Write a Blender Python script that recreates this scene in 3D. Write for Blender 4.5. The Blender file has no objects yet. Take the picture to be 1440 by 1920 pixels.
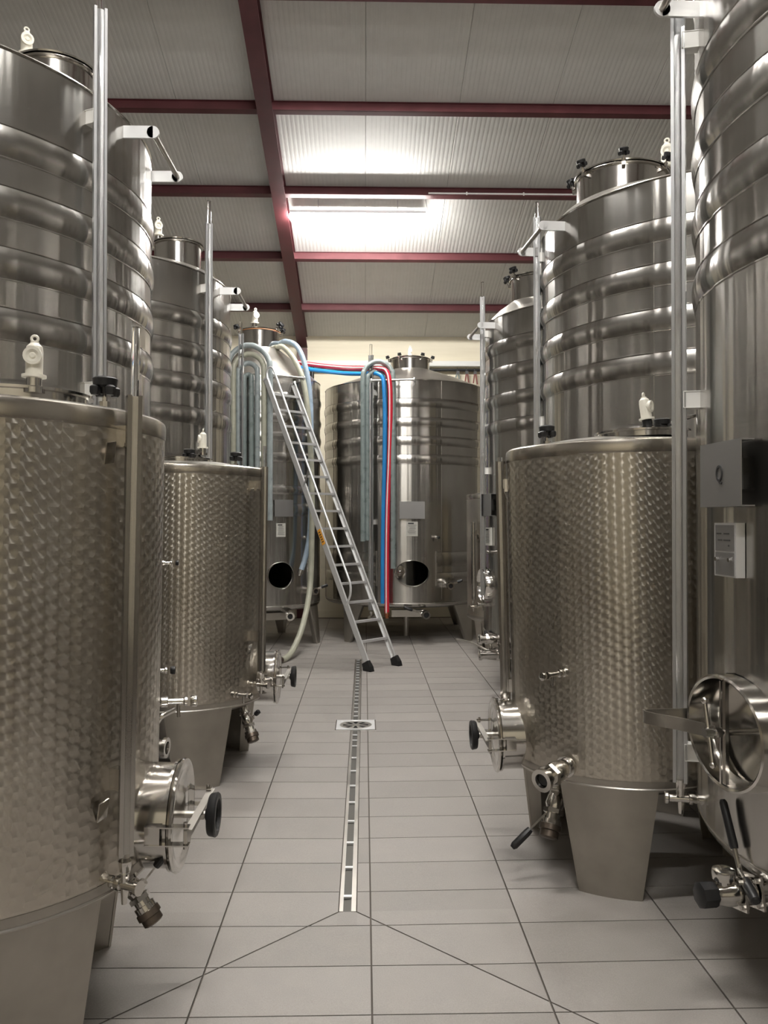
import bpy, bmesh, math, random
from math import sin, cos, pi, radians, sqrt, atan2, hypot
from mathutils import Vector, Matrix
random.seed(7)
S = bpy.context.scene
COL = S.collection

# ------------------------------------------------------------------ camera
EYE = 1.627
cam_d = bpy.data.cameras.new('camera')
cam = bpy.data.objects.new('camera', cam_d); COL.objects.link(cam)
cam_d.sensor_fit = 'VERTICAL'; cam_d.sensor_height = 24.0
cam_d.lens = 24.0 * 1531 / 1920
cam_d.clip_start = 0.05
cam.location = (0, 0, EYE)
cam.rotation_euler = (radians(90.56), 0, radians(-1.366))
S.camera = cam

# ------------------------------------------------------------------ light and exposure
S.view_settings.view_transform = 'Standard'
S.view_settings.look = 'None'
S.view_settings.gamma = 1.0
S.view_settings.use_curve_mapping = False
S.view_settings.exposure = 2.05
W = bpy.data.worlds.new('world'); S.world = W; W.use_nodes = True
W.node_tree.nodes['Background'].inputs[0].default_value = (0.9, 0.92, 1.0, 1)
W.node_tree.nodes['Background'].inputs[1].default_value = 0.05
TUBE_POWER = 44.0                      # emission of the fluorescent diffusers
TUBE_COLOR = (1.0, 0.975, 0.93)
try:
    S.cycles.use_denoising = True
    S.cycles.sample_clamp_indirect = 6.0
    S.cycles.blur_glossy = 1.0
except Exception:
    pass

# ------------------------------------------------------------------ helpers: meshes
class MB:
    def __init__(self): self.v = []; self.f = []
    def add(self, vs, fs):
        o = len(self.v); self.v += [tuple(p) for p in vs]
        self.f += [tuple(i + o for i in q) for q in fs]
    def box(self, c, s, m=None):
        hx, hy, hz = s[0]/2, s[1]/2, s[2]/2
        ps = [Vector((x, y, z)) for z in (-hz, hz) for y in (-hy, hy) for x in (-hx, hx)]
        c = Vector(c)
        ps = [(m @ p if m else p) + c for p in ps]
        self.add(ps, [(0,2,3,1),(4,5,7,6),(0,1,5,4),(2,6,7,3),(0,4,6,2),(1,3,7,5)])
    def bar(self, a, b, w, h, up=(0,0,1)):
        a, b = Vector(a), Vector(b); d = (b-a); L = d.length; d.normalize()
        s = d.cross(Vector(up)); s.normalize(); u = s.cross(d)
        m = Matrix((s, d, u)).transposed()
        self.box((a+b)/2, (w, L, h), m)
    def along(self, p, d, prof, n=20, cap=True):
        """lathe around an axis from p along d; prof = [(t, r)]"""
        p, d = Vector(p), Vector(d).normalized()
        a = d.orthogonal().normalized(); b = d.cross(a)
        vs = []; fs = []
        for t, r in prof:
            for k in range(n):
                g = 2*pi*k/n
                vs.append(p + d*t + (a*cos(g) + b*sin(g))*r)
        for i in range(len(prof)-1):
            for k in range(n):
                k2 = (k+1) % n
                fs.append((i*n+k, i*n+k2, (i+1)*n+k2, (i+1)*n+k))
        if cap:
            fs.append(tuple(reversed(range(n)))); fs.append(tuple((len(prof)-1)*n+k for k in range(n)))
        self.add(vs, fs)
    def cyl(self, a, b, r, r2=None, n=16):
        a, b = Vector(a), Vector(b)
        self.along(a, b-a, [(0, r), ((b-a).length, r if r2 is None else r2)], n)
    def lathe(self, prof, n=64, c=(0,0), a0=0.0, a1=2*pi, capb=False, capt=False):
        full = abs(a1-a0-2*pi) < 1e-6
        m = n if full else n+1
        vs = []; fs = []
        for r, z in prof:
            for k in range(m):
                g = a0 + (a1-a0)*k/n
                vs.append((c[0]+r*cos(g), c[1]+r*sin(g), z))
        for i in range(len(prof)-1):
            for k in range(n):
                k2 = (k+1) % m
                fs.append((i*m+k, i*m+k2, (i+1)*m+k2, (i+1)*m+k))
        if capb and full: fs.append(tuple(reversed(range(m))))
        if capt and full: fs.append(tuple((len(prof)-1)*m+k for k in range(m)))
        self.add(vs, fs)
    def torus(self, c, axis, R, r, n=40, k=8, sx=1.0, sy=1.0, frame=None):
        c = Vector(c); d = Vector(axis).normalized()
        if frame: a, b = Vector(frame[0]), Vector(frame[1])
        else: a = d.orthogonal().normalized(); b = d.cross(a)
        vs = []; fs = []
        for i in range(n):
            g = 2*pi*i/n
            p = a*cos(g)*sx*R + b*sin(g)*sy*R
            o = (a*cos(g)*sy + b*sin(g)*sx).normalized()
            for j in range(k):
                h = 2*pi*j/k
                vs.append(c + p + o*cos(h)*r + d*sin(h)*r)
        for i in range(n):
            for j in range(k):
                i2, j2 = (i+1) % n, (j+1) % k
                fs.append((i*k+j, i2*k+j, i2*k+j2, i*k+j2))
        self.add(vs, fs)
    def tube(self, pts, r, n=10, closed=False, ry=None):
        pts = [Vector(p) for p in pts]
        vs = []; fs = []; m = len(pts)
        prev = None
        for i, p in enumerate(pts):
            t = (pts[min(i+1, m-1)] - pts[max(i-1, 0)]).normalized()
            if prev is None: a = t.orthogonal().normalized()
            else:
                a = prev - t*prev.dot(t); a.normalize()
            prev = a; b = t.cross(a)
            for k in range(n):
                g = 2*pi*k/n
                vs.append(p + a*cos(g)*r + b*sin(g)*(ry or r))
        for i in range(m-1):
            for k in range(n):
                k2 = (k+1) % n
                fs.append((i*n+k, i*n+k2, (i+1)*n+k2, (i+1)*n+k))
        fs.append(tuple(reversed(range(n)))); fs.append(tuple((m-1)*n+k for k in range(n)))
        self.add(vs, fs)
    def ribbon(self, pts, up, w, t):
        """flat strap along pts, width w along up, thickness t"""
        pts = [Vector(p) for p in pts]; up = Vector(up).normalized(); m = len(pts)
        vs = []; fs = []
        for i, p in enumerate(pts):
            d = (pts[min(i+1, m-1)] - pts[max(i-1, 0)]).normalized()
            s = d.cross(up).normalized()
            for q in ((-1,-1),(1,-1),(1,1),(-1,1)):
                vs.append(p + s*q[0]*t/2 + up*q[1]*w/2)
        for i in range(m-1):
            for k in range(4):
                k2 = (k+1) % 4
                fs.append((i*4+k, i*4+k2, (i+1)*4+k2, (i+1)*4+k))
        fs.append((3,2,1,0)); fs.append(tuple((m-1)*4+k for k in range(4)))
        self.add(vs, fs)
    def ball(self, c, r, n=12, sz=1.0):
        c = Vector(c)
        self.along(c - Vector((0,0,r*sz)), (0,0,1), [(r*sz*(1-cos(pi*i/8)), max(r*sin(pi*i/8), 1e-4)) for i in range(9)], n)
    def mesh(self, name, smooth=True, angle=35):
        me = bpy.data.meshes.new(name)
        me.from_pydata(self.v, [], self.f); me.update()
        bm = bmesh.new(); bm.from_mesh(me)
        bmesh.ops.recalc_face_normals(bm, faces=bm.faces[:])
        bm.to_mesh(me); bm.free()
        if smooth:
            me.shade_smooth()
            me.set_sharp_from_angle(angle=radians(angle))
        return me

def put(name, mb, mat, parent=None, label=None, smooth=True, angle=35, kind=None):
    me = mb.mesh(name, smooth, angle) if isinstance(mb, MB) else mb
    o = bpy.data.objects.new(name, me); COL.objects.link(o)
    if mat is not None:
        me.materials.clear(); me.materials.append(mat)
    if parent is not None: o.parent = parent
    if label: o['label'] = label
    if kind: o['kind'] = kind
    return o

def tag(o, label, cat, group=None):
    o['label'] = label; o['category'] = cat
    if group: o['group'] = group
    return o

def thing(name, loc, label, cat, group=None, rot=(0,0,0)):
    o = bpy.data.objects.new(name, None); COL.objects.link(o)
    o.empty_display_size = 0.1
    o.location = loc; o.rotation_euler = rot
    return tag(o, label, cat, group)

def smooth_path(pts, sub=8):
    """Catmull-Rom through pts"""
    P = [Vector(p) for p in pts]
    P = [P[0]*2-P[1]] + P + [P[-1]*2-P[-2]]
    out = []
    for i in range(1, len(P)-2):
        a, b, c, d = P[i-1], P[i], P[i+1], P[i+2]
        for k in range(sub):
            t = k/sub
            out.append(0.5*((2*b) + (c-a)*t + (2*a-5*b+4*c-d)*t*t + (3*b-a-3*c+d)*t**3))
    out.append(P[-2])
    return out

# ------------------------------------------------------------------ helpers: materials
def new_mat(name):
    m = bpy.data.materials.new(name); m.use_nodes = True
    nt = m.node_tree; b = nt.nodes['Principled BSDF']
    return m, nt, b

class N:
    """little node-graph writer"""
    def __init__(self, nt): self.nt = nt
    def math(self, op, a, b=None, c=None):
        n = self.nt.nodes.new('ShaderNodeMath'); n.operation = op
        for i, x in enumerate((a, b, c)):
            if x is None: continue
            if isinstance(x, (int, float)): n.inputs[i].default_value = x
            else: self.nt.links.new(x, n.inputs[i])
        return n.outputs[0]
    def noise(self, vec, scale, detail=3, rough=0.5):
        n = self.nt.nodes.new('ShaderNodeTexNoise')
        n.inputs['Scale'].default_value = scale; n.inputs['Detail'].default_value = detail
        n.inputs['Roughness'].default_value = rough
        if vec is not None: self.nt.links.new(vec, n.inputs['Vector'])
        return n.outputs['Fac']
    def comb(self, x, y, z):
        n = self.nt.nodes.new('ShaderNodeCombineXYZ')
        for i, q in enumerate((x, y, z)):
            if isinstance(q, (int, float)): n.inputs[i].default_value = q
            else: self.nt.links.new(q, n.inputs[i])
        return n.outputs[0]
    def ramp(self, fac, stops):
        n = self.nt.nodes.new('ShaderNodeValToRGB'); e = n.color_ramp.elements
        while len(e) < len(stops): e.new(0.5)
        for i, (p, c) in enumerate(stops):
            e[i].position = p; e[i].color = c if len(c) == 4 else (*c, 1)
        self.nt.links.new(fac, n.inputs[0])
        return n.outputs[0]
    def range(self, v, a, b, c, d):
        n = self.nt.nodes.new('ShaderNodeMapRange')
        for i, q in enumerate((a, b, c, d)): n.inputs[i+1].default_value = q
        self.nt.links.new(v, n.inputs[0]); return n.outputs[0]
    def bump(self, h, strength, dist):
        n = self.nt.nodes.new('ShaderNodeBump')
        n.inputs['Strength'].default_value = strength; n.inputs['Distance'].default_value = dist
        self.nt.links.new(h, n.inputs['Height']); return n.outputs[0]
    def objco(self):
        n = self.nt.nodes.new('ShaderNodeTexCoord'); s = self.nt.nodes.new('ShaderNodeSeparateXYZ')
        self.nt.links.new(n.outputs['Object'], s.inputs[0])
        return n.outputs['Object'], s.outputs[0], s.outputs[1], s.outputs[2]
    def link(self, a, b): self.nt.links.new(a, b)

def simple(name, col, rough=0.5, metal=0.0, spec=0.5, noise=0.0, nscale=8, bump=0.0):
    m, nt, b = new_mat(name); g = N(nt)
    b.inputs['Base Color'].default_value = (*col, 1)
    b.inputs['Roughness'].default_value = rough
    b.inputs['Metallic'].default_value = metal
    b.inputs['Specular IOR Level'].default_value = spec
    if noise or bump:
        co = g.objco()[0]; f = g.noise(co, nscale, 4)
        if noise:
            lo = tuple(max(0, c*(1-noise)) for c in col); hi = tuple(min(1, c*(1+noise)) for c in col)
            g.link(g.ramp(f, [(0.3, lo), (0.7, hi)]), b.inputs['Base Color'])
            g.link(g.range(f, 0.3, 0.7, rough*0.85, min(1, rough*1.15)), b.inputs['Roughness'])
        if bump: g.link(g.bump(f, bump, 0.004), b.inputs['Normal'])
    return m

def mat_brushed():
    """cold-rolled tank sheet: fine horizontal grinding, so highlights smear upward"""
    m, nt, b = new_mat('brushed_steel'); g = N(nt)
    b.inputs['Metallic'].default_value = 1.0
    co, x, y, z = g.objco()
    az = g.math('ARCTAN2', y, x)
    streak = g.noise(g.comb(g.math('MULTIPLY', az, 2.0), 3.0, g.math('MULTIPLY', z, 60.0)), 2.5, 4, 0.65)
    cloud = g.noise(g.comb(g.math('MULTIPLY', az, 3.0), 0.0, g.math('MULTIPLY', z, 1.1)), 1.6, 3)
    g.link(g.ramp(cloud, [(0.3, (0.44, 0.425, 0.40)), (0.7, (0.53, 0.515, 0.49))]), b.inputs['Base Color'])
    g.link(g.range(streak, 0.3, 0.7, 0.215, 0.245), b.inputs['Roughness'])
    b.inputs['Anisotropic'].default_value = 0.82
    g.link(g.comb(0.0, 0.0, 1.0), b.inputs['Tangent'])
    wob = g.noise(g.comb(g.math('MULTIPLY', x, 9.0), g.math('MULTIPLY', y, 9.0), g.math('MULTIPLY', z, 0.2)), 1.0, 1.5)
    g.link(g.bump(wob, 0.8, 0.012), b.inputs['Normal'])
    return m

def mat_marbled(p=0.040, q=0.035):
    """engine-turned (circle-marbled) sheet: columns of overlapping brushed discs, each with its own swirl"""
    m, nt, b = new_mat('marbled_steel'); g = N(nt)
    b.inputs['Metallic'].default_value = 1.0
    co, x, y, z = g.objco()
    az = g.math('ARCTAN2', y, x)
    k = q/p
    u = g.math('MULTIPLY', az, 0.55 / q)
    v = g.math('MULTIPLY', z, 1.0 / p)
    col = g.math('FLOOR', u)
    odd = g.math('MULTIPLY', g.math('FLOORED_MODULO', col, 2.0), 0.5)
    fv = g.math('SUBTRACT', g.math('FRACT', g.math('ADD', v, odd)), 0.5)
    fu = g.math('FRACT', u)
    fk = g.math('MULTIPLY', fu, k)
    ra = g.math('SQRT', g.math('ADD', g.math('MULTIPLY', fk, fk), g.math('MULTIPLY', fv, fv)))
    inA = g.math('LESS_THAN', ra, 0.78)
    sgn = g.math('SIGN', fv)
    bv = g.math('SUBTRACT', fv, g.math('MULTIPLY', sgn, 0.5))
    bu = g.math('SUBTRACT', fu, 1.0)
    def mix(a, c):
        return g.math('ADD', g.math('MULTIPLY', a, inA), g.math('MULTIPLY', c, g.math('SUBTRACT', 1.0, inA)))
    lu = g.math('SUBTRACT', g.math('MULTIPLY', mix(fu, bu), k), 0.22)
    lv = mix(fv, bv)
    rad = g.math('SQRT', g.math('ADD', g.math('MULTIPLY', lu, lu), g.math('MULTIPLY', lv, lv)))
    # swirl: highlights stretch outward from the disc centre, across its circular scratches
    sa, ca = g.math('SINE', az), g.math('COSINE', az)
    tv = g.comb(g.math('MULTIPLY', g.math('MULTIPLY', sa, -1.0), lu), g.math('MULTIPLY', ca, lu), lv)
    vt = nt.nodes.new('ShaderNodeVectorTransform'); vt.vector_type = 'VECTOR'
    vt.convert_from = 'OBJECT'; vt.convert_to = 'WORLD'
    g.link(tv, vt.inputs[0])
    nm = nt.nodes.new('ShaderNodeVectorMath'); nm.operation = 'NORMALIZE'
    g.link(vt.outputs[0], nm.inputs[0])
    g.link(nm.outputs[0], b.inputs['Tangent'])
    b.inputs['Anisotropic'].default_value = 0.86
    g.link(g.bump(g.math('MULTIPLY', rad, rad), 0.55, 0.004), b.inputs['Normal'])
    cl = g.noise(co, 2.2, 3)
    g.link(g.ramp(cl, [(0.3, (0.53, 0.49, 0.43)), (0.7, (0.63, 0.59, 0.525))]), b.inputs['Base Color'])
    g.link(g.range(cl, 0.3, 0.7, 0.27, 0.31), b.inputs['Roughness'])
    return m

def mat_tile():
    m, nt, b = new_mat('floor_tile'); g = N(nt)
    geo = nt.nodes.new('ShaderNodeNewGeometry'); info = nt.nodes.new('ShaderNodeObjectInfo')
    fine = g.noise(geo.outputs['Position'], 240, 2); big = g.noise(geo.outputs['Position'], 5.0, 5, 0.6)
    f = g.math('ADD', g.math('ADD', g.math('MULTIPLY', fine, 0.45), g.math('MULTIPLY', big, 0.45)),
               g.math('MULTIPLY', info.outputs['Random'], 0.16))
    g.link(g.ramp(f, [(0.3, (0.225, 0.208, 0.192)), (0.75, (0.345, 0.32, 0.297))]), b.inputs['Base Color'])
    g.link(g.range(big, 0.3, 0.7, 0.42, 0.62), b.inputs['Roughness'])
    g.link(g.bump(fine, 0.15, 0.002), b.inputs['Normal'])
    return m

def mat_wall():
    m, nt, b = new_mat('cream_wall'); g = N(nt)
    geo = nt.nodes.new('ShaderNodeNewGeometry'); s = nt.nodes.new('ShaderNodeSeparateXYZ')
    g.link(geo.outputs['Position'], s.inputs[0])
    v = g.comb(g.math('MULTIPLY', s.outputs[0], 0.8), g.math('MULTIPLY', s.outputs[1], 0.8), g.math('MULTIPLY', s.outputs[2], 14.0))
    f = g.noise(v, 1.0, 4)
    g.link(g.ramp(f, [(0.3, (0.80, 0.735, 0.58)), (0.7, (0.88, 0.815, 0.66))]), b.inputs['Base Color'])
    b.inputs['Roughness'].default_value = 0.8
    return m

def mat_emit():
    m, nt, b = new_mat('lit_diffuser')
    b.inputs['Base Color'].default_value = (0.9, 0.9, 0.88, 1)
    b.inputs['Emission Color'].default_value = (*TUBE_COLOR, 1)
    b.inputs['Emission Strength'].default_value = TUBE_POWER
    return m

def mat_clear(name, col, trans, rough):
    m, nt, b = new_mat(name)
    b.inputs['Base Color'].default_value = (*col, 1)
    b.inputs['Transmission Weight'].default_value = trans
    b.inputs['Roughness'].default_value = rough
    b.inputs['IOR'].default_value = 1.38
    return m

M = dict(
    steel=mat_brushed(), marble=mat_marbled(), tile=mat_tile(), wall=mat_wall(), emit=mat_emit(), side=simple('grey_render', (0.30, 0.285, 0.26), 0.85, noise=0.1, nscale=3),
    polish=simple('polished_steel', (0.63, 0.61, 0.58), 0.14, 1.0),
    satin=simple('satin_steel', (0.52, 0.495, 0.455), 0.34, 1.0, noise=0.08, nscale=5),
    legst=simple('matt_leg_steel', (0.40, 0.375, 0.335), 0.42, 1.0, noise=0.12, nscale=6),
    alu=simple('aluminium', (0.74, 0.74, 0.74), 0.42, 0.55),
    rimst=simple('rim_steel', (0.62, 0.58, 0.52), 0.24, 1.0),
    chan=simple('dull_channel_steel', (0.48, 0.46, 0.43), 0.2, 1.0),
    alu2=simple('anodised_aluminium', (0.52, 0.525, 0.53), 0.38, 0.95),
    plate=simple('grey_plate', (0.34, 0.335, 0.33), 0.42, 0.8),
    dark=simple('dark_plate', (0.10, 0.10, 0.10), 0.35, 0.6),
    black=simple('black_plastic', (0.012, 0.012, 0.013), 0.42),
    brown=simple('weathered_brass', (0.13, 0.105, 0.085), 0.4, 0.85, noise=0.2),
    white=simple('ivory_plastic', (0.78, 0.75, 0.66), 0.45),
    tagw=simple('pale_bracket', (0.80, 0.79, 0.76), 0.4, 0.0),
    red=simple('oxide_red_paint', (0.085, 0.022, 0.026), 0.45, noise=0.18, nscale=5),
    panel=simple('grey_white_roof_sheet', (0.60, 0.595, 0.575), 0.5, noise=0.03),
    grout=simple('dark_grout', (0.10, 0.085, 0.072), 0.85, noise=0.2, nscale=20),
    lamp=simple('lamp_housing', (0.62, 0.63, 0.65), 0.5),
    tray=simple('white_cable_tray', (0.80, 0.80, 0.78), 0.5),
    gasket=simple('orange_brown_gasket', (0.42, 0.20, 0.09), 0.55),
    redgasket=simple('red_brown_gasket', (0.22, 0.06, 0.05), 0.55),
    hgrey=simple('grey_blue_hose', (0.30, 0.34, 0.345), 0.30, noise=0.12, nscale=12),
    hgreen=simple('grey_green_hose', (0.205, 0.245, 0.24), 0.30, noise=0.12, nscale=12),
    hcream=simple('cream_hose', (0.40, 0.40, 0.32), 0.35, noise=0.12, nscale=12),
    hblue=simple('pale_blue_hose', (0.33, 0.42, 0.52), 0.3, noise=0.1, nscale=12),
    rhose=simple('red_hose', (0.62, 0.025, 0.05), 0.25), bhose=simple('blue_hose', (0.02, 0.22, 0.55), 0.28),
    whose=simple('white_stripe', (0.85, 0.72, 0.70), 0.3),
    copper=simple('copper_fitting', (0.55, 0.22, 0.12), 0.35, 1.0),
    orange=simple('orange_sticker', (0.80, 0.36, 0.03), 0.5),
    ink=simple('dark_print', (0.03, 0.03, 0.03), 0.6),
    paper=simple('pale_label', (0.55, 0.54, 0.50), 0.5),
    clear=mat_clear('clear_tube', (1.0, 1.0, 1.0), 1.0, 0.03),
    pit=simple('drain_trough', (0.10, 0.095, 0.085), 0.5, 0.6),
)

# ------------------------------------------------------------------ setting
XD = -0.07                       # drain line
YE = 3.41                        # near end of the drain
SLOPE = 0.008
def fz(x, y): return SLOPE * max(abs(x - XD) - 0.035, YE - y, 0.0)
XL, XR, YN, YF = -6.0, 5.6, -6.0, 13.7
RIDGE = 4.0
def cz(y):
    if y >= RIDGE: return 4.71 + 0.265*(YF - y)
    return 4.71 + 0.265*(YF - RIDGE) - 0.265*(RIDGE - y)

# floor: grout bed + tiles
def clip(poly, nx, ny, c):
    """keep nx*x+ny*y <= c"""
    out = []
    for i in range(len(poly)):
        a, b = poly[i], poly[(i+1) % len(poly)]
        da, db = nx*a[0]+ny*a[1]-c, nx*b[0]+ny*b[1]-c
        if da <= 0: out.append(a)
        if (da < 0 < db) or (db < 0 < da):
            t = da/(da-db); out.append((a[0]+(b[0]-a[0])*t, a[1]+(b[1]-a[1])*t))
    return out
def area(p): return abs(sum(p[i][0]*p[(i+1)%len(p)][1]-p[(i+1)%len(p)][0]*p[i][1] for i in range(len(p))))/2

bed = MB()
xs = [XL, -4, -3, -2, -1.2, -0.6, XD-0.035, XD, XD+0.035, 0.6, 1.2, 2, 3, 4, XR]
ys = [YN, -3, 0, 1, 2, 2.5, 3, YE, 4, 6, 8, 10, 12, YF]
for i in range(len(xs)-1):
    for j in range(len(ys)-1):
        q = [(xs[i],ys[j]),(xs[i+1],ys[j]),(xs[i+1],ys[j+1]),(xs[i],ys[j+1])]
        bed.add([(a, b, fz(a, b)-0.010) for a, b in q], [(0,1,2,3)])
floor = put('floor', bed, M['grout'], kind='structure', smooth=False, label='grey rectangular floor tiles laid around a narrow drain')

G = 0.0035                     # half joint
X0, Y0, TW, TD = 0.0255, 2.691, 0.6, 0.30
polys = []
r2 = sqrt(0.5)
for i in range(-10, 10):
    for j in range(-12, 38):
        x0, x1 = X0 + TW*i + G, X0 + TW*(i+1) - G
        y0, y1 = Y0 + TD*j + G*0.8, Y0 + TD*(j+1) - G*0.8
        if y1 > YF or y0 < -0.6 or x0 < XL or x1 > XR: continue
        pieces = [[(x0,y0),(x1,y0),(x1,y1),(x0,y1)]]
        # mitred falls from the near end of the drain, along the drain, and around the gully
        def split(ps, nx, ny, c, g=G):
            o = []
            for p in ps:
                a = clip(p, nx, ny, c-g); b = clip(p, -nx, -ny, -c-g)
                o += [q for q in (a, b) if len(q) > 2 and area(q) > 2e-4]
            return o
        if y0 < YE:
            keep = []
            if y1 > YE:
                keep = [q for q in (clip(pieces[0], 0, -1, -YE),) if len(q) > 2]
                pieces = [clip(pieces[0], 0, 1, YE)]
            for sgn in (-1, 1):
                ex = XD + sgn*0.036
                # line through (ex,YE) heading outward and toward the camera
                if (sgn < 0 and x0 < ex) or (sgn > 0 and x1 > ex):
                    near = []
                    for p in pieces:
                        cx = sum(q[0] for q in p)/len(p)
                        inside = (cx < ex) if sgn < 0 else (cx > ex)
                        straddle = min(q[0] for q in p) < ex < max(q[0] for q in p)
                        if inside or straddle: near += split([p], sgn*r2, r2, r2*(sgn*ex + YE))
                        else: near.append(p)
                    pieces = near
            pieces = pieces + keep
        def cut_rect(ps, ax, bx, ay, by):
            o = []
            for p in ps:
                l = clip(p, 1, 0, ax); r = clip(p, -1, 0, -bx)
                mid = clip(clip(p, -1, 0, -ax), 1, 0, bx)
                lo = clip(mid, 0, 1, ay) if len(mid) > 2 else []
                hi = clip(mid, 0, -1, -by) if len(mid) > 2 else []
                o += [q for q in (l, r, lo, hi) if len(q) > 2 and area(q) > 2e-4]
            return o
        if y1 > YE and y0 < 9.54 and x0 < XD+0.04 and x1 > XD-0.04:
            pieces = cut_rect(pieces, XD-0.040, XD+0.040, YE, 9.54)
        if y1 > 6.34 and y0 < 6.67 and x0 < XD+0.16 and x1 > XD-0.16:
            pieces = cut_rect(pieces, XD-0.160, XD+0.160, 6.34, 6.66)
        for p in pieces:
            polys.append(p)
def seen(p):
    cx = sum(q[0] for q in p)/len(p); cy = sum(q[1] for q in p)/len(p)
    vis = any(q[1] > 2.45 and abs(q[0]/q[1] - 0.024) < 0.49 for q in p)
    if cy > 3 and (cx < -1.9 or cx > 2.3): vis = False
    return vis, cy
def tile_mb(mb, p):
    n = len(p)
    vs = [(x, y, fz(x, y)) for x, y in p] + [(x, y, fz(x, y)-0.009) for x, y in p]
    fs = [tuple(range(n))] + [(i, i+n, (i+1) % n + n, (i+1) % n) for i in range(n)]
    mb.add(vs, fs)
order = sorted(polys, key=lambda p: (0 if seen(p)[0] else 1, seen(p)[1]))
rest = MB()
for k, p in enumerate(order):
    if k < 298 and seen(p)[0]:
        mb = MB(); tile_mb(mb, p); put('tile', mb, M['tile'], floor, smooth=False)
    else: tile_mb(rest, p)
put('tile_field', rest, M['tile'], floor, smooth=False, kind='stuff', label='remaining grey floor tiles beneath and behind the tanks')

# walls
def wall(name, pts, mat, thick, label):
    """pts: outline in order; thick: outward vector"""
    mb = MB(); n = len(pts); t = Vector(thick)
    vs = [Vector(p) for p in pts] + [Vector(p)+t for p in pts]
    mb.add(vs, [tuple(range(n)), tuple(reversed(range(n, 2*n)))] + [(i, (i+1) % n, (i+1) % n+n, i+n) for i in range(n)])
    return put(name, mb, mat, kind='structure', smooth=False, label=label)
wall('wall_back', [(XL,YF,-.1),(XR,YF,-.1),(XR,YF,cz(YF)+.15),(XL,YF,cz(YF)+.15)], M['wall'], (0,.15,0), 'cream rear wall behind the far tanks')
wall('wall_front', [(XL,YN,-.1),(XR,YN,-.1),(XR,YN,cz(YN)+.15),(XL,YN,cz(YN)+.15)], M['wall'], (0,-.15,0), 'cream wall behind the viewer')
for nm, x, t in (('wall_left', XL, -.15), ('wall_right', XR, .15)):
    wall(nm, [(x,YN,-.1),(x,YF,-.1),(x,YF,cz(YF)+.15),(x,RIDGE,cz(RIDGE)+.15),(x,YN,cz(YN)+.15)], M['side'], (t,0,0), 'grey side wall hidden behind the tanks')

# ceiling: ribbed sandwich panels, purlins, rafter
ceil = MB()
for (a, b) in ((YN, RIDGE), (RIDGE, YF)):
    ceil.add([(XL,a,cz(a)+.10),(XR,a,cz(a)+.10),(XR,b,cz(b)+.10),(XL,b,cz(b)+.10),
              (XL,a,cz(a)+.14),(XR,a,cz(a)+.14),(XR,b,cz(b)+.14),(XL,b,cz(b)+.14)],
             [(0,1,2,3),(7,6,5,4),(0,4,5,1),(1,5,6,2),(2,6,7,3),(3,7,4,0)])
ceiling = put('ceiling', ceil, M['panel'], kind='structure', smooth=False, label='sloping grey-white ribbed roof on dark red steel')
def roof_panel(x0, x1, ya, yb):
    """one ribbed sheet; ribs run down the slope"""
    mb = MB(); prof = [(x0+.001, .095), (x0+.001, .005), (x0+.006, 0.0)]
    n = 20; w = (x1-x0-.02)/n
    for k in range(n):
        a = x0+.012+w*k
        prof += [(a+w*.08, 0.0), (a+w*.22, .0016), (a+w*.52, .0016), (a+w*.66, 0.0)]
    prof += [(x1-.006, 0.0), (x1-.001, .005), (x1-.001, .095)]
    m = len(prof)
    vs = [(x, ya, cz(ya)+h) for x, h in prof] + [(x, yb, cz(yb)+h) for x, h in prof]
    mb.add(vs, [(i, i+1, i+1+m, i+m) for i in range(m-1)])
    return mb
x = -5.99; 
while x < XR - .02:
    x1 = min(x + 1.0, XR-.01)
    put('roof_panel', roof_panel(x, x1, RIDGE+.01, YF), M['panel'], ceiling, smooth=False)
    put('roof_panel', roof_panel(x, x1, YN, RIDGE-.01), M['panel'], ceiling, smooth=False)
    x += 1.0
tilt = math.atan(-0.265)
RX = -1.04
def purlin(xa, xb, y, depth=.118, flip=1):
    mb = MB(); z = cz(y); sgn = 1 if y > RIDGE else -1
    m = Matrix.Rotation(tilt*sgn, 3, 'X')
    L = xb-xa; c = Vector(((xa+xb)/2, y, z))
    for off, sz in (((0, 0, -depth/2), (L, .006, depth)), ((0, .028, -.004), (L, .056, .006)),
                    ((0, .028, -depth+.003), (L, .056, .006)), ((0, .056, -depth+.012), (L, .005, .022)),
                    ((0, -.010, -.010), (L, .018, .006)), ((0, -.008, -depth+.003), (L, .014, .005))):
        mb.box(c + m @ Vector(off), sz, m)
    return mb
PUR = [7.27, 8.62, 9.96, 11.31, 12.66]
for y in PUR + [5.9, 4.5, 3.0, 1.2, -.6, -2.4, -4.2]:
    for (a, b) in ((RX+.055, 3.9), (-5.98, RX-.055), (4.02, XR-.02)):
        p = put('purlin', purlin(a, b, y), M['red'], ceiling, smooth=False, label='dark red steel purlin' if y in PUR and a > -2 and b < 4 else None)
        if y in PUR and a == RX+.055:
            bm_ = MB(); bm_.cyl((a+.06, y-.004, cz(y)-.06), (a+.06, y-.014, cz(y)-.06), .012, n=6)
            put('bolt', bm_, M['dark'], p)
def rafter(x, ya, yb):
    mb = MB(); d = .185
    for (w, z0, z1) in ((.012, -d, -.0), (.165, -d-.012, -d), (.165, -.012, 0.0)):
        vs = []
        for y in (ya, yb):
            for (sx, zz) in ((-1, z0), (1, z0), (1, z1), (-1, z1)):
                vs.append((x+sx*w/2, y, cz(y)+zz))
        mb.add(vs, [(0,1,2,3),(7,6,5,4),(0,4,5,1),(1,5,6,2),(2,6,7,3),(3,7,4,0)])
    return mb
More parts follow.
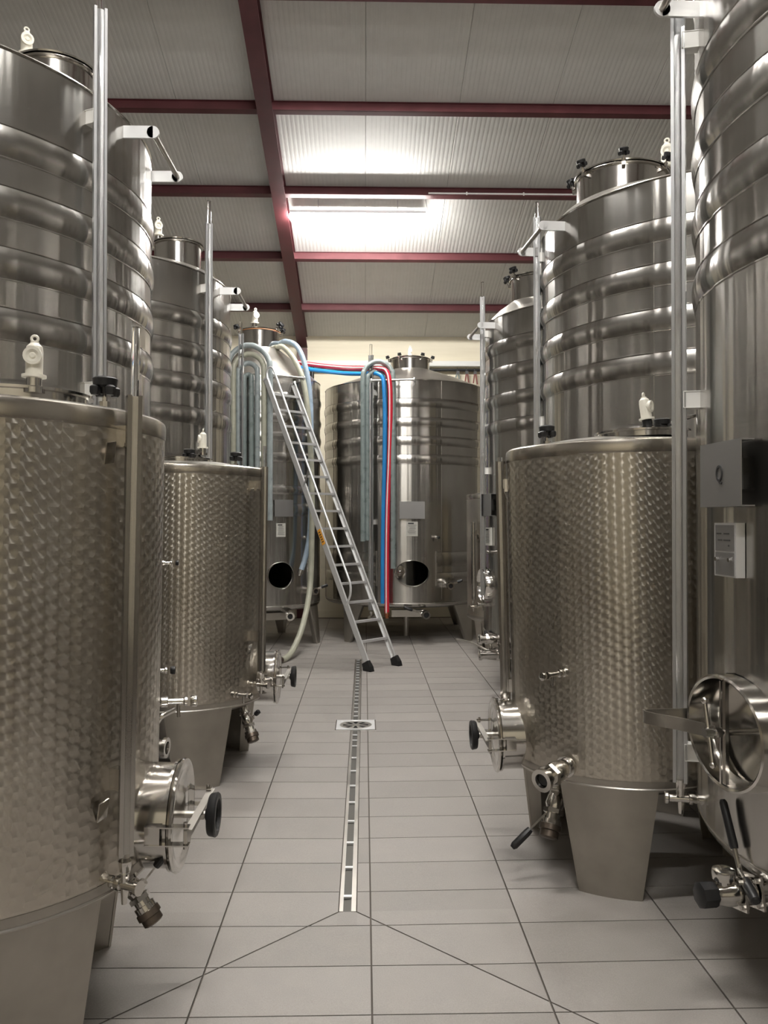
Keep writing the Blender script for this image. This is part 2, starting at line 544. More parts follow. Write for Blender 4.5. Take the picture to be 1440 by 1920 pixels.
for x in (RX, 3.96):
    put('rafter', rafter(x, RIDGE, YF), M['red'], ceiling, smooth=False, label='dark red sloping roof rafter')
    put('rafter', rafter(x, YN, RIDGE), M['red'], ceiling, smooth=False)
    pm = MB(); zt = cz(YF)-.22
    pm.box((x, YF-.10, zt/2), (.165, .012, zt)); pm.box((x, YF-.012, zt/2), (.165, .012, zt)); pm.box((x, YF-.055, zt/2), (.012, .08, zt))
    put('column', pm, M['red'], ceiling, smooth=False, label='dark red steel column at the rear wall')

# conduit, cable tray and wall pipe
cd = MB(); yq = PUR[2]-.025
cd.tube([(.78, yq, cz(yq)-.085), (3.6, yq, cz(yq)-.085)], .012, 8)
for q in (1.25, 1.95, 2.65, 3.3): cd.box((q, yq+.004, cz(yq)-.085), (.016, .03, .04))
tag(put('conduit', cd, M['tray']), 'thin white conduit clipped along the middle red purlin', 'pipe')
tr = thing('cable_tray', (0, YF, 4.24), 'white cable trunking along the top of the rear wall', 'trunking')
tm = MB(); tm.box((2.2, -.06, 0), (6.6, .10, .085)); put('trunking_body', tm, M['tray'], tr)
tm = MB(); tm.box((2.2, -.114, .0), (6.6, .006, .075)); put('trunking_lid', tm, M['tray'], tr)
dp = MB(); dp.tube([(5.4, YF-.09, 4.135), (-.84, YF-.09, 4.135)], .026, 10)
dp.tube(smooth_path([(-.84, YF-.09, 4.135), (-.865, YF-.09, 4.125), (-.875, YF-.09, 4.09), (-.875, YF-.09, 3.0), (-.875, YF-.09, .3)]), .034, 10)
for q in (.9, 2.6): dp.box((q, YF-.045, 4.135), (.03, .09, .07))
tag(put('wall_pipe', dp, M['black']), 'black service pipe under the white trunking on the rear wall', 'pipe')
for k, q in enumerate((1.55, 1.70, 1.84)):
    lab = ['grey spring clamp hanging at the left on the black wall pipe', 'middle red-handled clamp hanging on the black wall pipe', 'right red-handled clamp hanging on the black wall pipe'][k]
    t = thing('hose_clamp', (q, YF-.135, 4.13), lab, 'clamp', 'clamps hung on the wall pipe')
    mb = MB(); mb.torus((0, .045, 0), (1,0,0), .036, .007, 16, 6); put('hook', mb, M['dark'], t)
    mb = MB(); mb.bar((0, 0, -.03), (-.025 if k else -.06, 0, -.22), .024, .02); mb.bar((.012, 0, -.03), (.04, 0, -.24), .022, .02)
    put('handle', mb, M['hgreen' if k == 0 else 'redgasket'], t)
    mb = MB(); mb.box((.005, 0, -.045), (.05, .03, .05)); put('pivot', mb, M['dark'], t)

# ------------------------------------------------------------------ lamps
def lamp(y, x0, x1, z, label):
    xc = (x0+x1)/2; L = x1-x0
    t = thing('ceiling_lamp', (xc, y, z), label, 'lamp', 'fluorescent battens over the aisle')
    mb = MB(); mb.box((0,0,.042), (L-.02, .155, .034)); mb.box((0,0,.072), (L-.3, .05, .02)); put('housing', mb, M['lamp'], t)
    mb = MB(); n = 10; sec = [(-.062, .025), (-.066, .0), (-.060, -.035), (-.04, -.058), (0, -.066), (.04, -.058), (.060, -.035), (.066, 0), (.062, .025)]
    vs = []
    for xx, sc in ((-L/2, .55), (-L/2+.03, 1), (L/2-.03, 1), (L/2, .55)):
        vs += [(xx, a*sc, .025+(b-.025)*sc) for a, b in sec]
    m = len(sec); fs = []
    for i in range(3): fs += [(i*m+k, i*m+(k+1) % m, (i+1)*m+(k+1) % m, (i+1)*m+k) for k in range(m)]
    fs += [tuple(range(m)), tuple(3*m+k for k in range(m))]
    mb.add(vs, fs); put('diffuser', mb, M['emit'], t, 'glowing white diffuser', angle=60)
    zt = cz(y) - z + .01
    for sx in (-.29, .29):
        mb = MB(); mb.cyl((sx*L, 0, .06), (sx*L, 0, zt), .004, n=6); mb.cyl((sx*L, 0, .06), (sx*L, 0, .085), .009, n=8)
        put('suspension_rod', mb, M['lamp'], t)
    mb = MB(); mb.tube(smooth_path([(L/2-.01, 0, .03), (L/2+.015, 0, .05), (L/2+.012, 0, .1), (L/2-.01, -.01, zt)]), .006, 8)
    put('cable', mb, M['tray'], t)
    return t
lamp(10.2, -.94, .775, 5.42, 'lit white fluorescent batten hanging below the ribbed ceiling over the aisle')
for q_, l_ in ((5.5, 'lit fluorescent batten next after the framed one'), (2.6, 'lit fluorescent batten just ahead of the viewer'),
               (-.6, 'lit fluorescent batten close behind the viewer')):
    lamp(q_, -.94, .775, cz(q_)-.17, l_)

# ------------------------------------------------------------------ drain
def rot_none(): return None
dr = thing('drain_channel', (XD, YE, 0), 'narrow stainless slot drain running down the middle of the floor', 'drain')
mb = MB(); mb.box((0, 3.065, -.009), (.070, 6.13, .002)); put('trough', mb, M['pit'], dr, smooth=False)
for a, b in ((0, 2.93), (3.25, 6.13)):
    for x, w in ((-.027, .016), (.025, .020)):
        mb = MB(); mb.box((x, (a+b)/2, -.003), (w, b-a, .010)); put('edge_rail', mb, M['satin'], dr, smooth=False)
k = 0
y = .14
while y < 6.12:
    if not (2.93 < y < 3.25):
        mb = MB(); mb.box((-.002, y, -.002), (.036, .020, .008)); put('cross_bar', mb, M['alu'], dr, smooth=False)
    y += .294 if y < 2.4 else .15
gl = thing('floor_gully', (XD, 6.5, 0), 'square stainless gully cover with a round slotted grate set over the drain', 'drain cover')
mb = MB(); n = 48; vs = []; fs = []
for k in range(n):
    g = 2*pi*k/n; c, s = cos(g), sin(g); q = .152/max(abs(c), abs(s))
    vs += [(c*q, s*q, .004), (c*.128, s*.128, .004), (c*.126, s*.126, .001), (c*q, s*q, -.008)]
for k in range(n):
    a, b = k*4, ((k+1) % n)*4
    fs += [(a, b, b+1, a+1), (a+1, b+1, b+2, a+2), (a+3, b+3, b, a)]
mb.add(vs, fs); put('frame', mb, M['alu'], gl, smooth=False)
mb = MB(); vs = []; fs = []; ns = 8           # grate disc with eight radial slots left open
for k in range(ns):
    for (g0, g1, r0, r1) in ((-.19, .19, .020, .036), (-.19, .19, .100, .126), (.19, .595, .020, .126)):
        q0, q1 = 2*pi*k/ns + g0, 2*pi*k/ns + g1
        seg = 4; o = len(vs)
        for i in range(seg+1):
            g = q0 + (q1-q0)*i/seg
            vs += [(cos(g)*r0, sin(g)*r0, .001), (cos(g)*r1, sin(g)*r1, .001)]
        fs += [(o+2*i, o+2*i+2, o+2*i+3, o+2*i+1) for i in range(seg)]
mb.add(vs, fs); mb.cyl((0,0,-.002), (0,0,.003), .022, n=16); put('grate', mb, M['satin'], gl, smooth=False)
mb = MB(); mb.cyl((0,0,-.0088), (0,0,-.006), .128, n=32); put('sump', mb, M['black'], gl, smooth=False)

# ------------------------------------------------------------------ tank fittings
def rad(az): return Vector((cos(az), sin(az), 0)), Vector((-sin(az), cos(az), 0))

def relief_valve(parent, p, az, s=1.0, lean=0.0, ferrule='polish'):
    p = Vector(p); up = Vector((sin(lean)*cos(az), sin(lean)*sin(az), cos(lean))); d = rad(az)[0]
    mb = MB()
    mb.along(p+up*.035*s, up, [(0, .034*s), (.008*s, .034*s), (.009*s, .024*s), (.075*s, .024*s), (.09*s, .022*s), (.10*s, .012*s), (.104*s, .012*s)], 18)
    c = p + up*.095*s
    mb.along(c - d*.005*s, d, [(0, .02*s), (.022*s, .022*s), (.024*s, .026*s), (.036*s, .026*s), (.036*s, .018*s), (.030*s, .010*s), (.034*s, .006*s)], 18)
    t = d.cross(up)
    mb.torus(p+up*.148*s, d, .009*s, .004*s, 14, 6)
    o = put('relief_valve', mb, M['white'], parent, 'ivory plastic breather valve')
    mb = MB(); mb.along(p, up, [(-.01*s, .03*s), (.006*s, .03*s), (.007*s, .022*s), (.036*s, .022*s)], 16)
    put('ferrule', mb, M[ferrule], o)
    return o

def latch(parent, p, az):
    """small steel over-centre lid latch"""
    d, t = rad(az); p = Vector(p); mb = MB()
    mb.bar(p - Vector((0,0,.05)), p + d*.03 + Vector((0,0,.05)), .03, .008, up=d); mb.bar(p + d*.03 + Vector((0,0,.05)), p + d*.075 + Vector((0,0,.075)), .03, .008, up=t)
    mb.cyl(p + d*.02 - t*.025, p + d*.02 + t*.025, .012, n=10); mb.box(p + d*.0 + Vector((0,0,-.02)), (.04, .04, .03))
    return put('lid_latch', mb, M['polish'], parent)

def knob(parent, p, d, s=1.0, name='clamp_knob'):
    """black lobed hand knob on a swing bolt"""
    p, d = Vector(p), Vector(d).normalized()
    mb = MB(); mb.cyl(p, p+d*.05*s, .006*s, n=8); mb.along(p-d*.005*s, d, [(0, .012*s), (.018*s, .012*s)], 8)
    bolt = put(name, mb, M['polish'], parent)
    mb = MB(); a = d.orthogonal().normalized(); b = d.cross(a)
    mb.along(p+d*.03*s, d, [(0, .010*s), (.014*s, .013*s), (.018*s, .026*s), (.034*s, .028*s), (.038*s, .022*s)], 12)
    for k in range(4):
        g = k*pi/2; q = p + d*.044*s + (a*cos(g)+b*sin(g))*.024*s
        mb.along(q - d*.018*s, d, [(0, .008*s), (.006*s, .012*s), (.018*s, .012*s), (.022*s, .007*s)], 8)
    put('grip', mb, M['black'], bolt, 'black plastic grip')
    return bolt

def valve(parent, p, d, s=1.0, lever=None, llen=.13, name='valve', plug=None, L=.13, handle='steel'):
    """threaded ball valve: stub, hex nut, body, union; lever with black grip"""
    p, d = Vector(p), Vector(d).normalized(); L = max(L, .135)
    mb = MB()
    mb.along(p-d*.02, d, [(0, .022*s), (.035, .022*s), (.036, .030*s), (.052, .030*s), (.053, .021*s), (.060, .024*s), (.075*s+.012, .031*s), (.095*s+.01, .024*s)], 18)
    mb.along(p+d*(.085*s), d, [(0, .034*s), (.014*s, .034*s)], 6)
    mb.along(p+d*(.095*s), d, [(0, .024*s), (L*s-.095*s-.02, .024*s), (L*s-.095*s-.019, .032*s), (L*s-.095*s, .032*s), (L*s-.095*s, .020*s), (L*s-.115*s, .018*s)], 18)
    o = put(name, mb, M['polish'], parent)
    if plug:
        mb = MB(); e = p + d*L*s
        mb.along(e-d*.004, d, [(0, .026*s), (.004*s, .036*s), (.022*s, .037*s), (.024*s, .031*s), (.044*s, .031*s), (.048*s, .024*s)], 22); put('end_cap', mb, M[plug], o)
    else:
        mb = MB(); e = p + d*(L*s-.014*s); mb.along(e, d, [(0, .0175*s), (.003*s, .0175*s)], 14); put('bore', mb, M['black'], o)
    if lever is not None:
        l = Vector(lever).normalized(); b = p + d*.07*s
        n = (l - d*l.dot(d)); 
        u = d.cross(l)
        if u.length < .2: u = d.orthogonal()
        u.normalize()
        st = b + u*.045*s if handle == 'side' else b + l*.028*s
        mb = MB(); mb.cyl(b, st, .009*s, n=8); mb.along(st, (st-b), [(0, .013*s), (.012*s, .013*s)], 8)
        e = st + l*llen*s
        mb.bar(st, st + l*llen*s*.62, .018*s, .006*s, up=u if handle == 'side' else d)
        put('lever', mb, M['polish'], o)
        mb = MB(); mb.along(st+l*llen*s*.52, l, [(0, .011*s), (llen*s*.1, .013*s), (llen*s*.44, .013*s), (llen*s*.5, .008*s)], 10)
        put('lever_grip', mb, M['black'], o, 'black lever grip')
    return o

def tap(parent, p, d, s=1.0, name='sample_tap', knobcol='polish'):
    p, d = Vector(p), Vector(d).normalized()
    mb = MB()
    mb.along(p-d*.015, d, [(0, .020*s), (.025, .020*s), (.027, .013*s), (.034, .018*s), (.05*s, .018*s), (.052*s, .011*s), (.10*s, .011*s), (.105*s, .016*s), (.112*s, .016*s)], 14)
    mb.cyl(p+d*.07*s, p+d*.072*s-Vector((0,0,.05*s)), .006*s, n=8)
    o = put(name, mb, M['polish'], parent)
    mb = MB(); e = p+d*.112*s
    mb.along(e, d, [(-.004*s, .015*s), (.004*s, .019*s), (.016*s, .019*s), (.019*s, .013*s)], 12); put('tap_knob', mb, M[knobcol], o)
    return o

def gauge(parent, az, r, z0, z1, ztop, w, rshell, brackets, face=0.0, zval=-.085, cm='alu2'):
    """level gauge: clear tube in an aluminium channel that opens at angle az+face"""
    d, t = rad(az); c = d*r; f, ft = rad(az+face)
    mf = Matrix((f, ft, Vector((0,0,1)))).transposed(); m = Matrix((d, t, Vector((0,0,1)))).transposed()
    mb = MB(); h = z1-z0; zc = Vector((0,0,(z0+z1)/2))
    mb.box(c - f*.012 + zc, (.004, w, h), mf)
    for s in (-1, 1):
        mb.box(c + ft*s*(w/2-.002) + f*.002 + zc, (.026, .004, h), mf)
        mb.box(c + ft*s*(w/2-.006) + f*.0145 + zc, (.003, .012, h), mf)
    put('gauge_channel', mb, M[cm], parent, 'aluminium channel of the level gauge', smooth=False)
    mb = MB(); mb.tube([c+f*.006+Vector((0,0,z)) for z in (z0-.05, (z0+z1)/2, ztop)], w*.30, 12)
    put('gauge_tube', mb, M['clear'], parent, 'clear level tube')
    for i, (z, mt) in enumerate(brackets):
        mb = MB(); hw = .030
        a, b = d*(rshell-.003), d*(r-.012); L = (r-.012)-(rshell-.003)
        for s in (-1, 1): mb.box((a+b)/2 + Vector((0,0,z+s*hw)), (L, w*.9, .003), m)
        mb.box(b + Vector((0,0,z)), (.003, w*1.05, hw*2), m)
        mb.box((a+b)/2 + Vector((0,0,z)) , (L, w*.8, hw*1.9), m)
        put('gauge_bracket', mb, M[mt], parent, smooth=False)
    zb = z0+zval
    mb = MB(); mb.along(d*(rshell-.01)+Vector((0,0,zb)), d, [(0, .018), (.02, .018), (.022, .013), (.035, .02), (.05, .02), (.052, .014), (r-rshell+.05, .014), (r-rshell+.055, .022), (r-rshell+.065, .022)], 14)
    mb.cyl(c+Vector((0,0,zb)), c+Vector((0,0,zb+.05)), .012, n=10); mb.along(c+Vector((0,0,zb+.04)), (0,0,1), [(0,.016),(.03,.020)], 10)
    mb.cyl(c+Vector((0,0,zb)), c+Vector((0,0,zb-.055)), .012, .008, n=10)
    put('gauge_valve', mb, M['polish'], parent)

def leg(parent, base, az, r, wt, wb, ztop, zbot, th=.02, splay=0.0, mat='legst', flange=.09):
    """folded sheet leg: bent to the shell's curve, tapering to the floor, with returned edges"""
    mb = MB(); n = 8; vs = []; fs = []
    for (z, w, rr) in ((ztop, wt, r), (zbot, wb, r+splay)):
        for k in range(n+1):
            g = az + (k/n-.5)*w/rr
            vs += [(rr*cos(g), rr*sin(g), z), ((rr-th)*cos(g), (rr-th)*sin(g), z)]
    o = 2*(n+1)
    for k in range(n):
        a = 2*k
        fs += [(a, a+2, a+2+o, a+o), (a+1, a+1+o, a+3+o, a+3), (a, a+1, a+3, a+2), (a+o, a+2+o, a+3+o, a+1+o)]
    fs += [(0, o, 1+o, 1), (2*n, 2*n+1, 2*n+1+o, 2*n+o)]
    mb.add(vs, fs)
    for s in (-1, 1):                       # returned side flanges
        q = []
        for (z, w, rr) in ((ztop, wt, r), (zbot, wb, r+splay)):
            g = az + s*.5*w/rr; d = Vector((cos(g), sin(g), 0)); t = Vector((-sin(g), cos(g), 0))*s
            fl = flange if z == ztop else flange*.7
            q += [d*rr + Vector((0,0,z)), d*rr - d*fl - t*fl*.25 + Vector((0,0,z))]
            q += [p - t*.006 for p in q[-2:]]
        mb.add(q, [(0,1,5,4), (2,6,7,3), (0,4,6,2), (1,3,7,5), (0,2,3,1), (4,5,7,6)])
    return put('leg', mb, M[mat], parent, angle=40)

def cut_ellipse(me, d, t, zc, a, b, n=28):
    """open an elliptical port (half axes a along t, b along z) through the shell on side d"""
    bm = bmesh.new(); bm.from_mesh(me)
    def near(f, k=1.35):
        c = f.calc_center_median()
        if c.dot(d) < 0: return False
        vs = [v.co for v in f.verts]
        u0, u1 = min(v.dot(t) for v in vs), max(v.dot(t) for v in vs)
        w0, w1 = min(v.z for v in vs), max(v.z for v in vs)
        return u0 < a*k and u1 > -a*k and w0 < zc+b*k and w1 > zc-b*k
    for i in range(n):
        g = 2*pi*i/n
        nv = t*(cos(g)/a) + Vector((0,0,1))*(sin(g)/b)
        L = nv.length; nv = nv/L
        p = Vector((0,0,zc)) + nv*(1.0/L)
        fs = [f for f in bm.faces if near(f)]
        ge = list({e for f in fs for e in f.edges}) + list({v for f in fs for v in f.verts}) + fs
        bmesh.ops.bisect_plane(bm, geom=ge, plane_co=p, plane_no=nv, dist=1e-6)
    kill = []
    for f in bm.faces:
        c = f.calc_center_median()
        if c.dot(d) > 0 and (c.dot(t)/a)**2 + ((c.z-zc)/b)**2 < .97: kill.append(f)
    bmesh.ops.delete(bm, geom=kill, context='FACES')
    bm.to_mesh(me); bm.free()

def oval_ring(parent, d, t, zc, R, a, b, out=.05, inn=.04, th=.008):
    """oval manway neck following the shell"""
    mb = MB(); n = 48; vs = []; fs = []
    for i in range(n):
        g = 2*pi*i/n; u, w = cos(g), sin(g)
        nn = Vector((u/a, w/b, 0)).normalized()
        sh = sqrt(max(R*R-(a*u)**2, 0))
        for (rr, e) in ((sh-inn, 0), (R+out, 0), (R+out+.004, th*.5), (R+out, th), (sh-.002, th)):
            uu, ww = a*u + nn.x*e, b*w + nn.y*e
            vs.append(d*rr + t*uu + Vector((0,0,zc+ww)))
    m = 5
    for i in range(n):
        i2 = (i+1) % n
        for k in range(m-1): fs.append((i*m+k, i*m+k+1, i2*m+k+1, i2*m+k))
    mb.add(vs, fs)
    return put('manway_frame', mb, M['polish'], parent, angle=50)

# ------------------------------------------------------------------ tall tanks
BANDS_L = [(3.215, 3.09), (2.97, 2.845), (2.725, 2.60), (2.48, 2.355)]
BANDS = [(3.30, 3.18), (3.052, 2.932), (2.802, 2.682), (2.555, 2.435)]
def band_mb(R, z1, z0, a0=0.0, a1=2*pi, bul=.0135, n=120):
    mb = MB(); k = 14; prof = []
    for i in range(k+1):
        q = i/k
        prof.append((R + .001 + bul*(1-abs(2*q-1)**2.1), z0+(z1-z0)*q))
    prof = [(R+.0005, z0-.008), (R+.004, z0-.006), (R+.004, z0-.002)] + prof + [(R+.004, z1+.002), (R+.004, z1+.006), (R+.0005, z1+.008)]   # welded lips
    if a1-a0 < 2*pi-1e-6:
        mb.lathe(prof, max(8, int(n*(a1-a0)/(2*pi))), a0=a0, a1=a1)
        for ang in (a0, a1):                       # closed ends
            c, s = cos(ang), sin(ang)
            vs = [(r*c, r*s, z) for r, z in prof]; mb.add(vs, [tuple(range(len(vs)))])
    else: mb.lathe(prof, n)
    return mb

def tall_tank(c, R, label, H=3.53, zb=.52, neck=(0, 0, .2, 3.72, 3.93), bands=BANDS, legs=(45, 135, 225, 315), lean=None,
              ports=(), clamps=(), gasket='polish', legr=None, legw=(.34, .17), clamp_s=1.35, name='wine_tank', group='tall banded steel tanks', splay=0.02, seams=()):
    base = Vector((c[0], c[1], fz(*c)))
    t = thing(name, base, label, 'tank', group, rot=(0, lean or 0, 0))
    H = H - base.z; Z = lambda z: z - base.z
    mb = MB()
    kn = .07
    prof = [(0.05, zb-.16), (R*.5, zb-.11), (R-kn-.06, zb-.055)]
    for i in range(6):
        g = pi/2*i/5
        prof.append((R-kn+kn*sin(g), zb+.02 - kn*cos(g)))
    prof += [(R, zb+.03)] + [(R, zb+.03+(H-zb-.04)*i/10) for i in range(1, 10)] + [(R, H-.012), (R-.004, H)]
    mb.lathe(prof, 144, capb=True)
    me = mb.mesh('shell')
    for (az, zc, a, b) in ports: cut_ellipse(me, *rad(az), zc, a, b)
    shell = put('shell', me, M['steel'], t, 'brushed stainless shell')
    mb = MB(); mb.torus((0,0,H-.002), (0,0,1), R, .006, 120, 6); put('rim', mb, M['polish'], t)
    mb = MB(); mb.torus((0,0,zb+.01), (0,0,1), R-.0005, .003, 120, 6); put('weld_bead', mb, M['satin'], t)
    # roof: oblique cone up to the neck
    nx, ny, nr, z0, z1 = neck[:5]
    mb = MB(); n = 96; vs = []; fs = []
    for (q, cx, cy, rr, zz) in ((0, 0, 0, R-.003, H), (1, nx*.5, ny*.5, (R+nr)*.5, (H+z0)*.5+.015), (2, nx, ny, nr, z0)):
        vs += [(cx+rr*cos(2*pi*k/n), cy+rr*sin(2*pi*k/n), zz) for k in range(n)]
    for i in range(2): fs += [(i*n+k, i*n+(k+1) % n, (i+1)*n+(k+1) % n, (i+1)*n+k) for k in range(n)]
    mb.add(vs, fs); put('roof_cone', mb, M['satin'], t)
    mb = MB(); mb.lathe([(nr, z0-.01), (nr, z1-.02), (nr+.012, z1-.018), (nr+.012, z1-.006), (nr-.01, z1-.004)], 48, c=(nx, ny))
    nk = put('neck', mb, M['polish'], t)
    mb = MB(); mb.torus((nx, ny, z1-.012), (0,0,1), nr+.010, .007, 48, 6); put('gasket', mb, M[gasket], nk)
    mb = MB(); mb.lathe([(nr+.016, z1), (nr+.018, z1+.008), (nr+.006, z1+.014), (nr*.75, z1+.035), (nr*.4, z1+.05), (.02, z1+.055)], 48, c=(nx, ny), capt=True, capb=True)
    lid = put('lid', mb, M['polish'], t, 'domed polished lid')
    for a in clamps:
        g = radians(a); d, tt = rad(g); p = Vector((nx, ny, z1-.01)) + d*(nr+.03)
        mb = MB(); mb.box(p - d*.012 + Vector((0,0,-.02)), (.04, .022, .02), Matrix((d, tt, Vector((0,0,1)))).transposed()); put('clamp_lug', mb, M['polish'], nk)
        knob(t, p, d*.35 + Vector((0,0,1)), clamp_s)
    for k, (z1b, z0b) in enumerate(bands):
        put('cooling_band', band_mb(R, Z(z1b), Z(z0b)), M['steel'], t)
    for a in seams:
        d, tt = rad(radians(a)); mb = MB(); mb.bar(d*(R+.0008)+Vector((0,0,zb+.06)), d*(R+.0008)+Vector((0,0,H-.01)), .004, .003, up=d); put('weld_seam', mb, M['satin'], t)
    for a in legs:
        g = radians(a); rr = (legr or R-.03)
        wx, wy = c[0]+(rr+splay)*cos(g), c[1]+(rr+splay)*sin(g)
        leg(t, base, g, rr, legw[0], legw[1], zb-.01, fz(wx, wy)-base.z, splay=splay, mat='satin')
    return t

def ladder_rest(t, az, R, z, length=.5, off=.11):
    """round bar on two welded brackets, on which a ladder is leaned"""
    d, tt = rad(az); mb = MB()
    a, b = d*(R+off)+tt*length/2, d*(R+off)-tt*length/2
    mb.tube([a+Vector((0,0,z)), b+Vector((0,0,z))], .014, 12)
    o = put('ladder_rest', mb, M['satin'], t)
    for s in (-1, 1):
        mb = MB(); e = tt*s*length/2
        rs = sqrt(R*R-(length/2)**2)
        mb.bar(d*(rs-.01)+e+Vector((0,0,z)), d*(R+off)+e+Vector((0,0,z)), .012, .058)
        mb.along(d*(R+off)+e+Vector((0,0,z))-tt*.006, tt, [(0, .029), (.012, .029)], 18)
        put('rest_bracket', mb, M['alu'], o)
    return o

def cover_plate(t, az, R, z, w=.30, h=.21, off=.05, letter=None):
    """sheet cover standing off the shell, with bent top and bottom edges"""
    d, tt = rad(az); m = Matrix((d, tt, Vector((0,0,1)))).transposed(); mb = MB()
    c = d*(R+off)+Vector((0,0,z))
    mb.box(c, (.004, w, h), m)
    for s in (-1, 1):
        mb.box(c - d*.022 + Vector((0,0,s*(h/2-.002))), (.044, w, .004), m)
    o = put('cover_plate', mb, M['plate'], t, 'satin grey cover plate', smooth=False)
    mb = MB(); mb.box(d*(R+off/2-.006)+Vector((0,0,z)), (off, .10, .10), m); put('mount', mb, M['dark'], o, smooth=False)
    if letter:
        cu = bpy.data.curves.new('letter', 'FONT'); cu.body = letter; cu.size = .075; cu.extrude = .0015; cu.align_x = 'CENTER'; cu.align_y = 'CENTER'
        tmp = bpy.data.objects.new('letter', cu); COL.objects.link(tmp)
        dg = bpy.context.evaluated_depsgraph_get()
        me = bpy.data.meshes.new_from_object(tmp.evaluated_get(dg)); bpy.data.objects.remove(tmp)
        rt = Matrix((-tt*-1, Vector((0,0,1)), d)).transposed().to_4x4()
        rt = Matrix(((tt.x*1, 0, d.x), (tt.y*1, 0, d.y), (0, 1, 0))).to_4x4()
        sc = Matrix.Diagonal((.72, 1, 1, 1))
        me.transform(Matrix.Translation(c + d*.0035 - tt*.0) @ rt @ sc)
        put('letter', me, M['ink'], o, 'black letter Q')
    return o

def label_plate(t, az, R, z, w, h, off, dark=False):
    d, tt = rad(az); m = Matrix((d, tt, Vector((0,0,1)))).transposed(); mb = MB()
    c = d*(R+off)+Vector((0,0,z))
    mb.box(c - d*off*.5, (off, w, h), m)
    o = put('label_plate', mb, M['alu' if dark else 'paper'], t, smooth=False)
    mb = MB()
    if dark:
        mb.box(c + d*.001 + Vector((0,0,h*.22)), (.002, w*.86, h*.48), m)
        mb.box(c + d*.001 - Vector((0,0,h*.26)), (.002, w*.86, h*.42), m)
        put('engraved_panel', mb, M['plate'], o, smooth=False)
        mb = MB()
        for (u, v, ww, hh) in ((-.25,.30,.22,.05),(.1,.30,.25,.05),(-.2,.18,.2,.04),(.12,.18,.3,.04),(.2,.08,.05,.06)):
            mb.box(c + d*.002 + tt*u*w + Vector((0,0,v*h)), (.002, ww*w, hh*h*.5), m)
        put('engraving', mb, M['dark'], o, smooth=False)
        mb = MB()
        for u in (-.3, .3): mb.along(c + tt*u*w - Vector((0,0,h*.18)), d, [(0,.007),(.012,.007)], 8)
        put('screw', mb, M['polish'], o)
    else:
        mb.box(c + d*.001 + tt*-.1*w + Vector((0,0,h*.38)), (.002, w*.5, h*.09), m)
        for i in range(8):
            mb.box(c + d*.001 + tt*random.uniform(-.05, .05)*w + Vector((0,0,h*(.26-.085*i))), (.002, w*random.uniform(.5, .8), h*.02), m)
        put('print', mb, M['ink'], o, smooth=False)
    return o

# --- right row
HR = 1.15
# near right tank with the letter plate
cR0 = (2.35, 2.70)
tR0 = tall_tank(cR0, HR, 'tall steel tank at the right edge, with a grey plate lettered Q', H=3.62, neck=(-.5, 0, .29, 3.85, 4.02), clamps=(150, 210), legs=(60, 120, 250, 300), seams=(150,), ports=((radians(184.6), .945, .22, .165),))
zo = -fz(*cR0)
gauge(tR0, radians(166), HR+.07, .66+zo, 3.56+zo, 3.58+zo, .05, HR, [(3.40+zo, 'tagw'), (2.07+zo, 'tagw'), (.775+zo, 'tagw')], face=radians(75), zval=-.06)
ladder_rest(tR0, radians(180), HR, 3.50+zo)
cover_plate(tR0, radians(183.8), HR, 1.775+zo, w=.262, letter='Q')
label_plate(tR0, radians(183.4), HR, 1.53+zo, .14, .175, .03, dark=True)
def closed_manway(t, az, zc, R):
    d, tt = rad(az); Zv = Vector((0,0,1))
    fr = oval_ring(t, d, tt, zc, R, .225, .168, out=.055, inn=.06, th=.014)
    mb = MB(); n = 40; vs = []; fs = []                       # dished inward-closing door
    rings = [(1.0, -.055), (.93, -.04), (.80, -.05), (.5, -.085), (.15, -.10)]
    for (q, dep) in rings:
        for i in range(n):
            g = 2*pi*i/n
            vs.append(d*(sqrt(R*R-(.232*q*cos(g))**2)+dep) + tt*.232*q*cos(g) + Zv*(zc+.175*q*sin(g)))
    for k in range(len(rings)-1): fs += [(k*n+i, k*n+(i+1) % n, (k+1)*n+(i+1) % n, (k+1)*n+i) for i in range(n)]
    fs.append(tuple((len(rings)-1)*n+i for i in range(n)))
    mb.add(vs, fs); put('manway_door', mb, M['polish'], t, 'mirror-polished dished manway door')
    mb = MB(); mb.bar(d*(R+.045)-tt*.0+Zv*(zc-.165), d*(R+.045)+Zv*(zc+.165), .026, .012, up=d)
    mb.bar(d*(R+.052)+Zv*(zc-.165), d*(R+.052)+Zv*(zc+.165), .008, .02, up=d)
    cb = put('crossbar', mb, M['polish'], t)
    hub = d*(R+.06)+Zv*zc
    mb = MB(); mb.along(d*(R-.08)+Zv*zc, d, [(0, .011), (.19, .011)], 12)
    mb.along(hub, d, [(.0, .018), (.02, .018)], 6); mb.along(hub+d*.03, d, [(.0, .016), (.025, .016)], 12)
    put('spindle', mb, M['polish'], cb)
    mb = MB(); h0 = hub + d*.04
    q = (Zv*.95 + tt*-.25).normalized()
    mb.tube([h0 - q*.10, h0 + q*.10], .007, 10); mb.ball(h0+q*.10, .012); mb.ball(h0-q*.10, .011)
    put('wing_handle', mb, M['polish'], cb)
    mb = MB()
    pts = smooth_path([hub+d*.02, hub+d*.07-tt*.10, hub+d*.135-tt*.185, hub+d*.155-tt*.225, hub+d*.14-tt*.245, hub+d*.06-tt*.245, d*(R+.0)-tt*.25+Zv*zc], 8)
    mb.ribbon(pts, Zv, .042, .005)
    put('swing_arm', mb, M['satin'], cb, 'flat steel swing arm')
closed_manway(tR0, radians(184.6), .945+zo, HR)
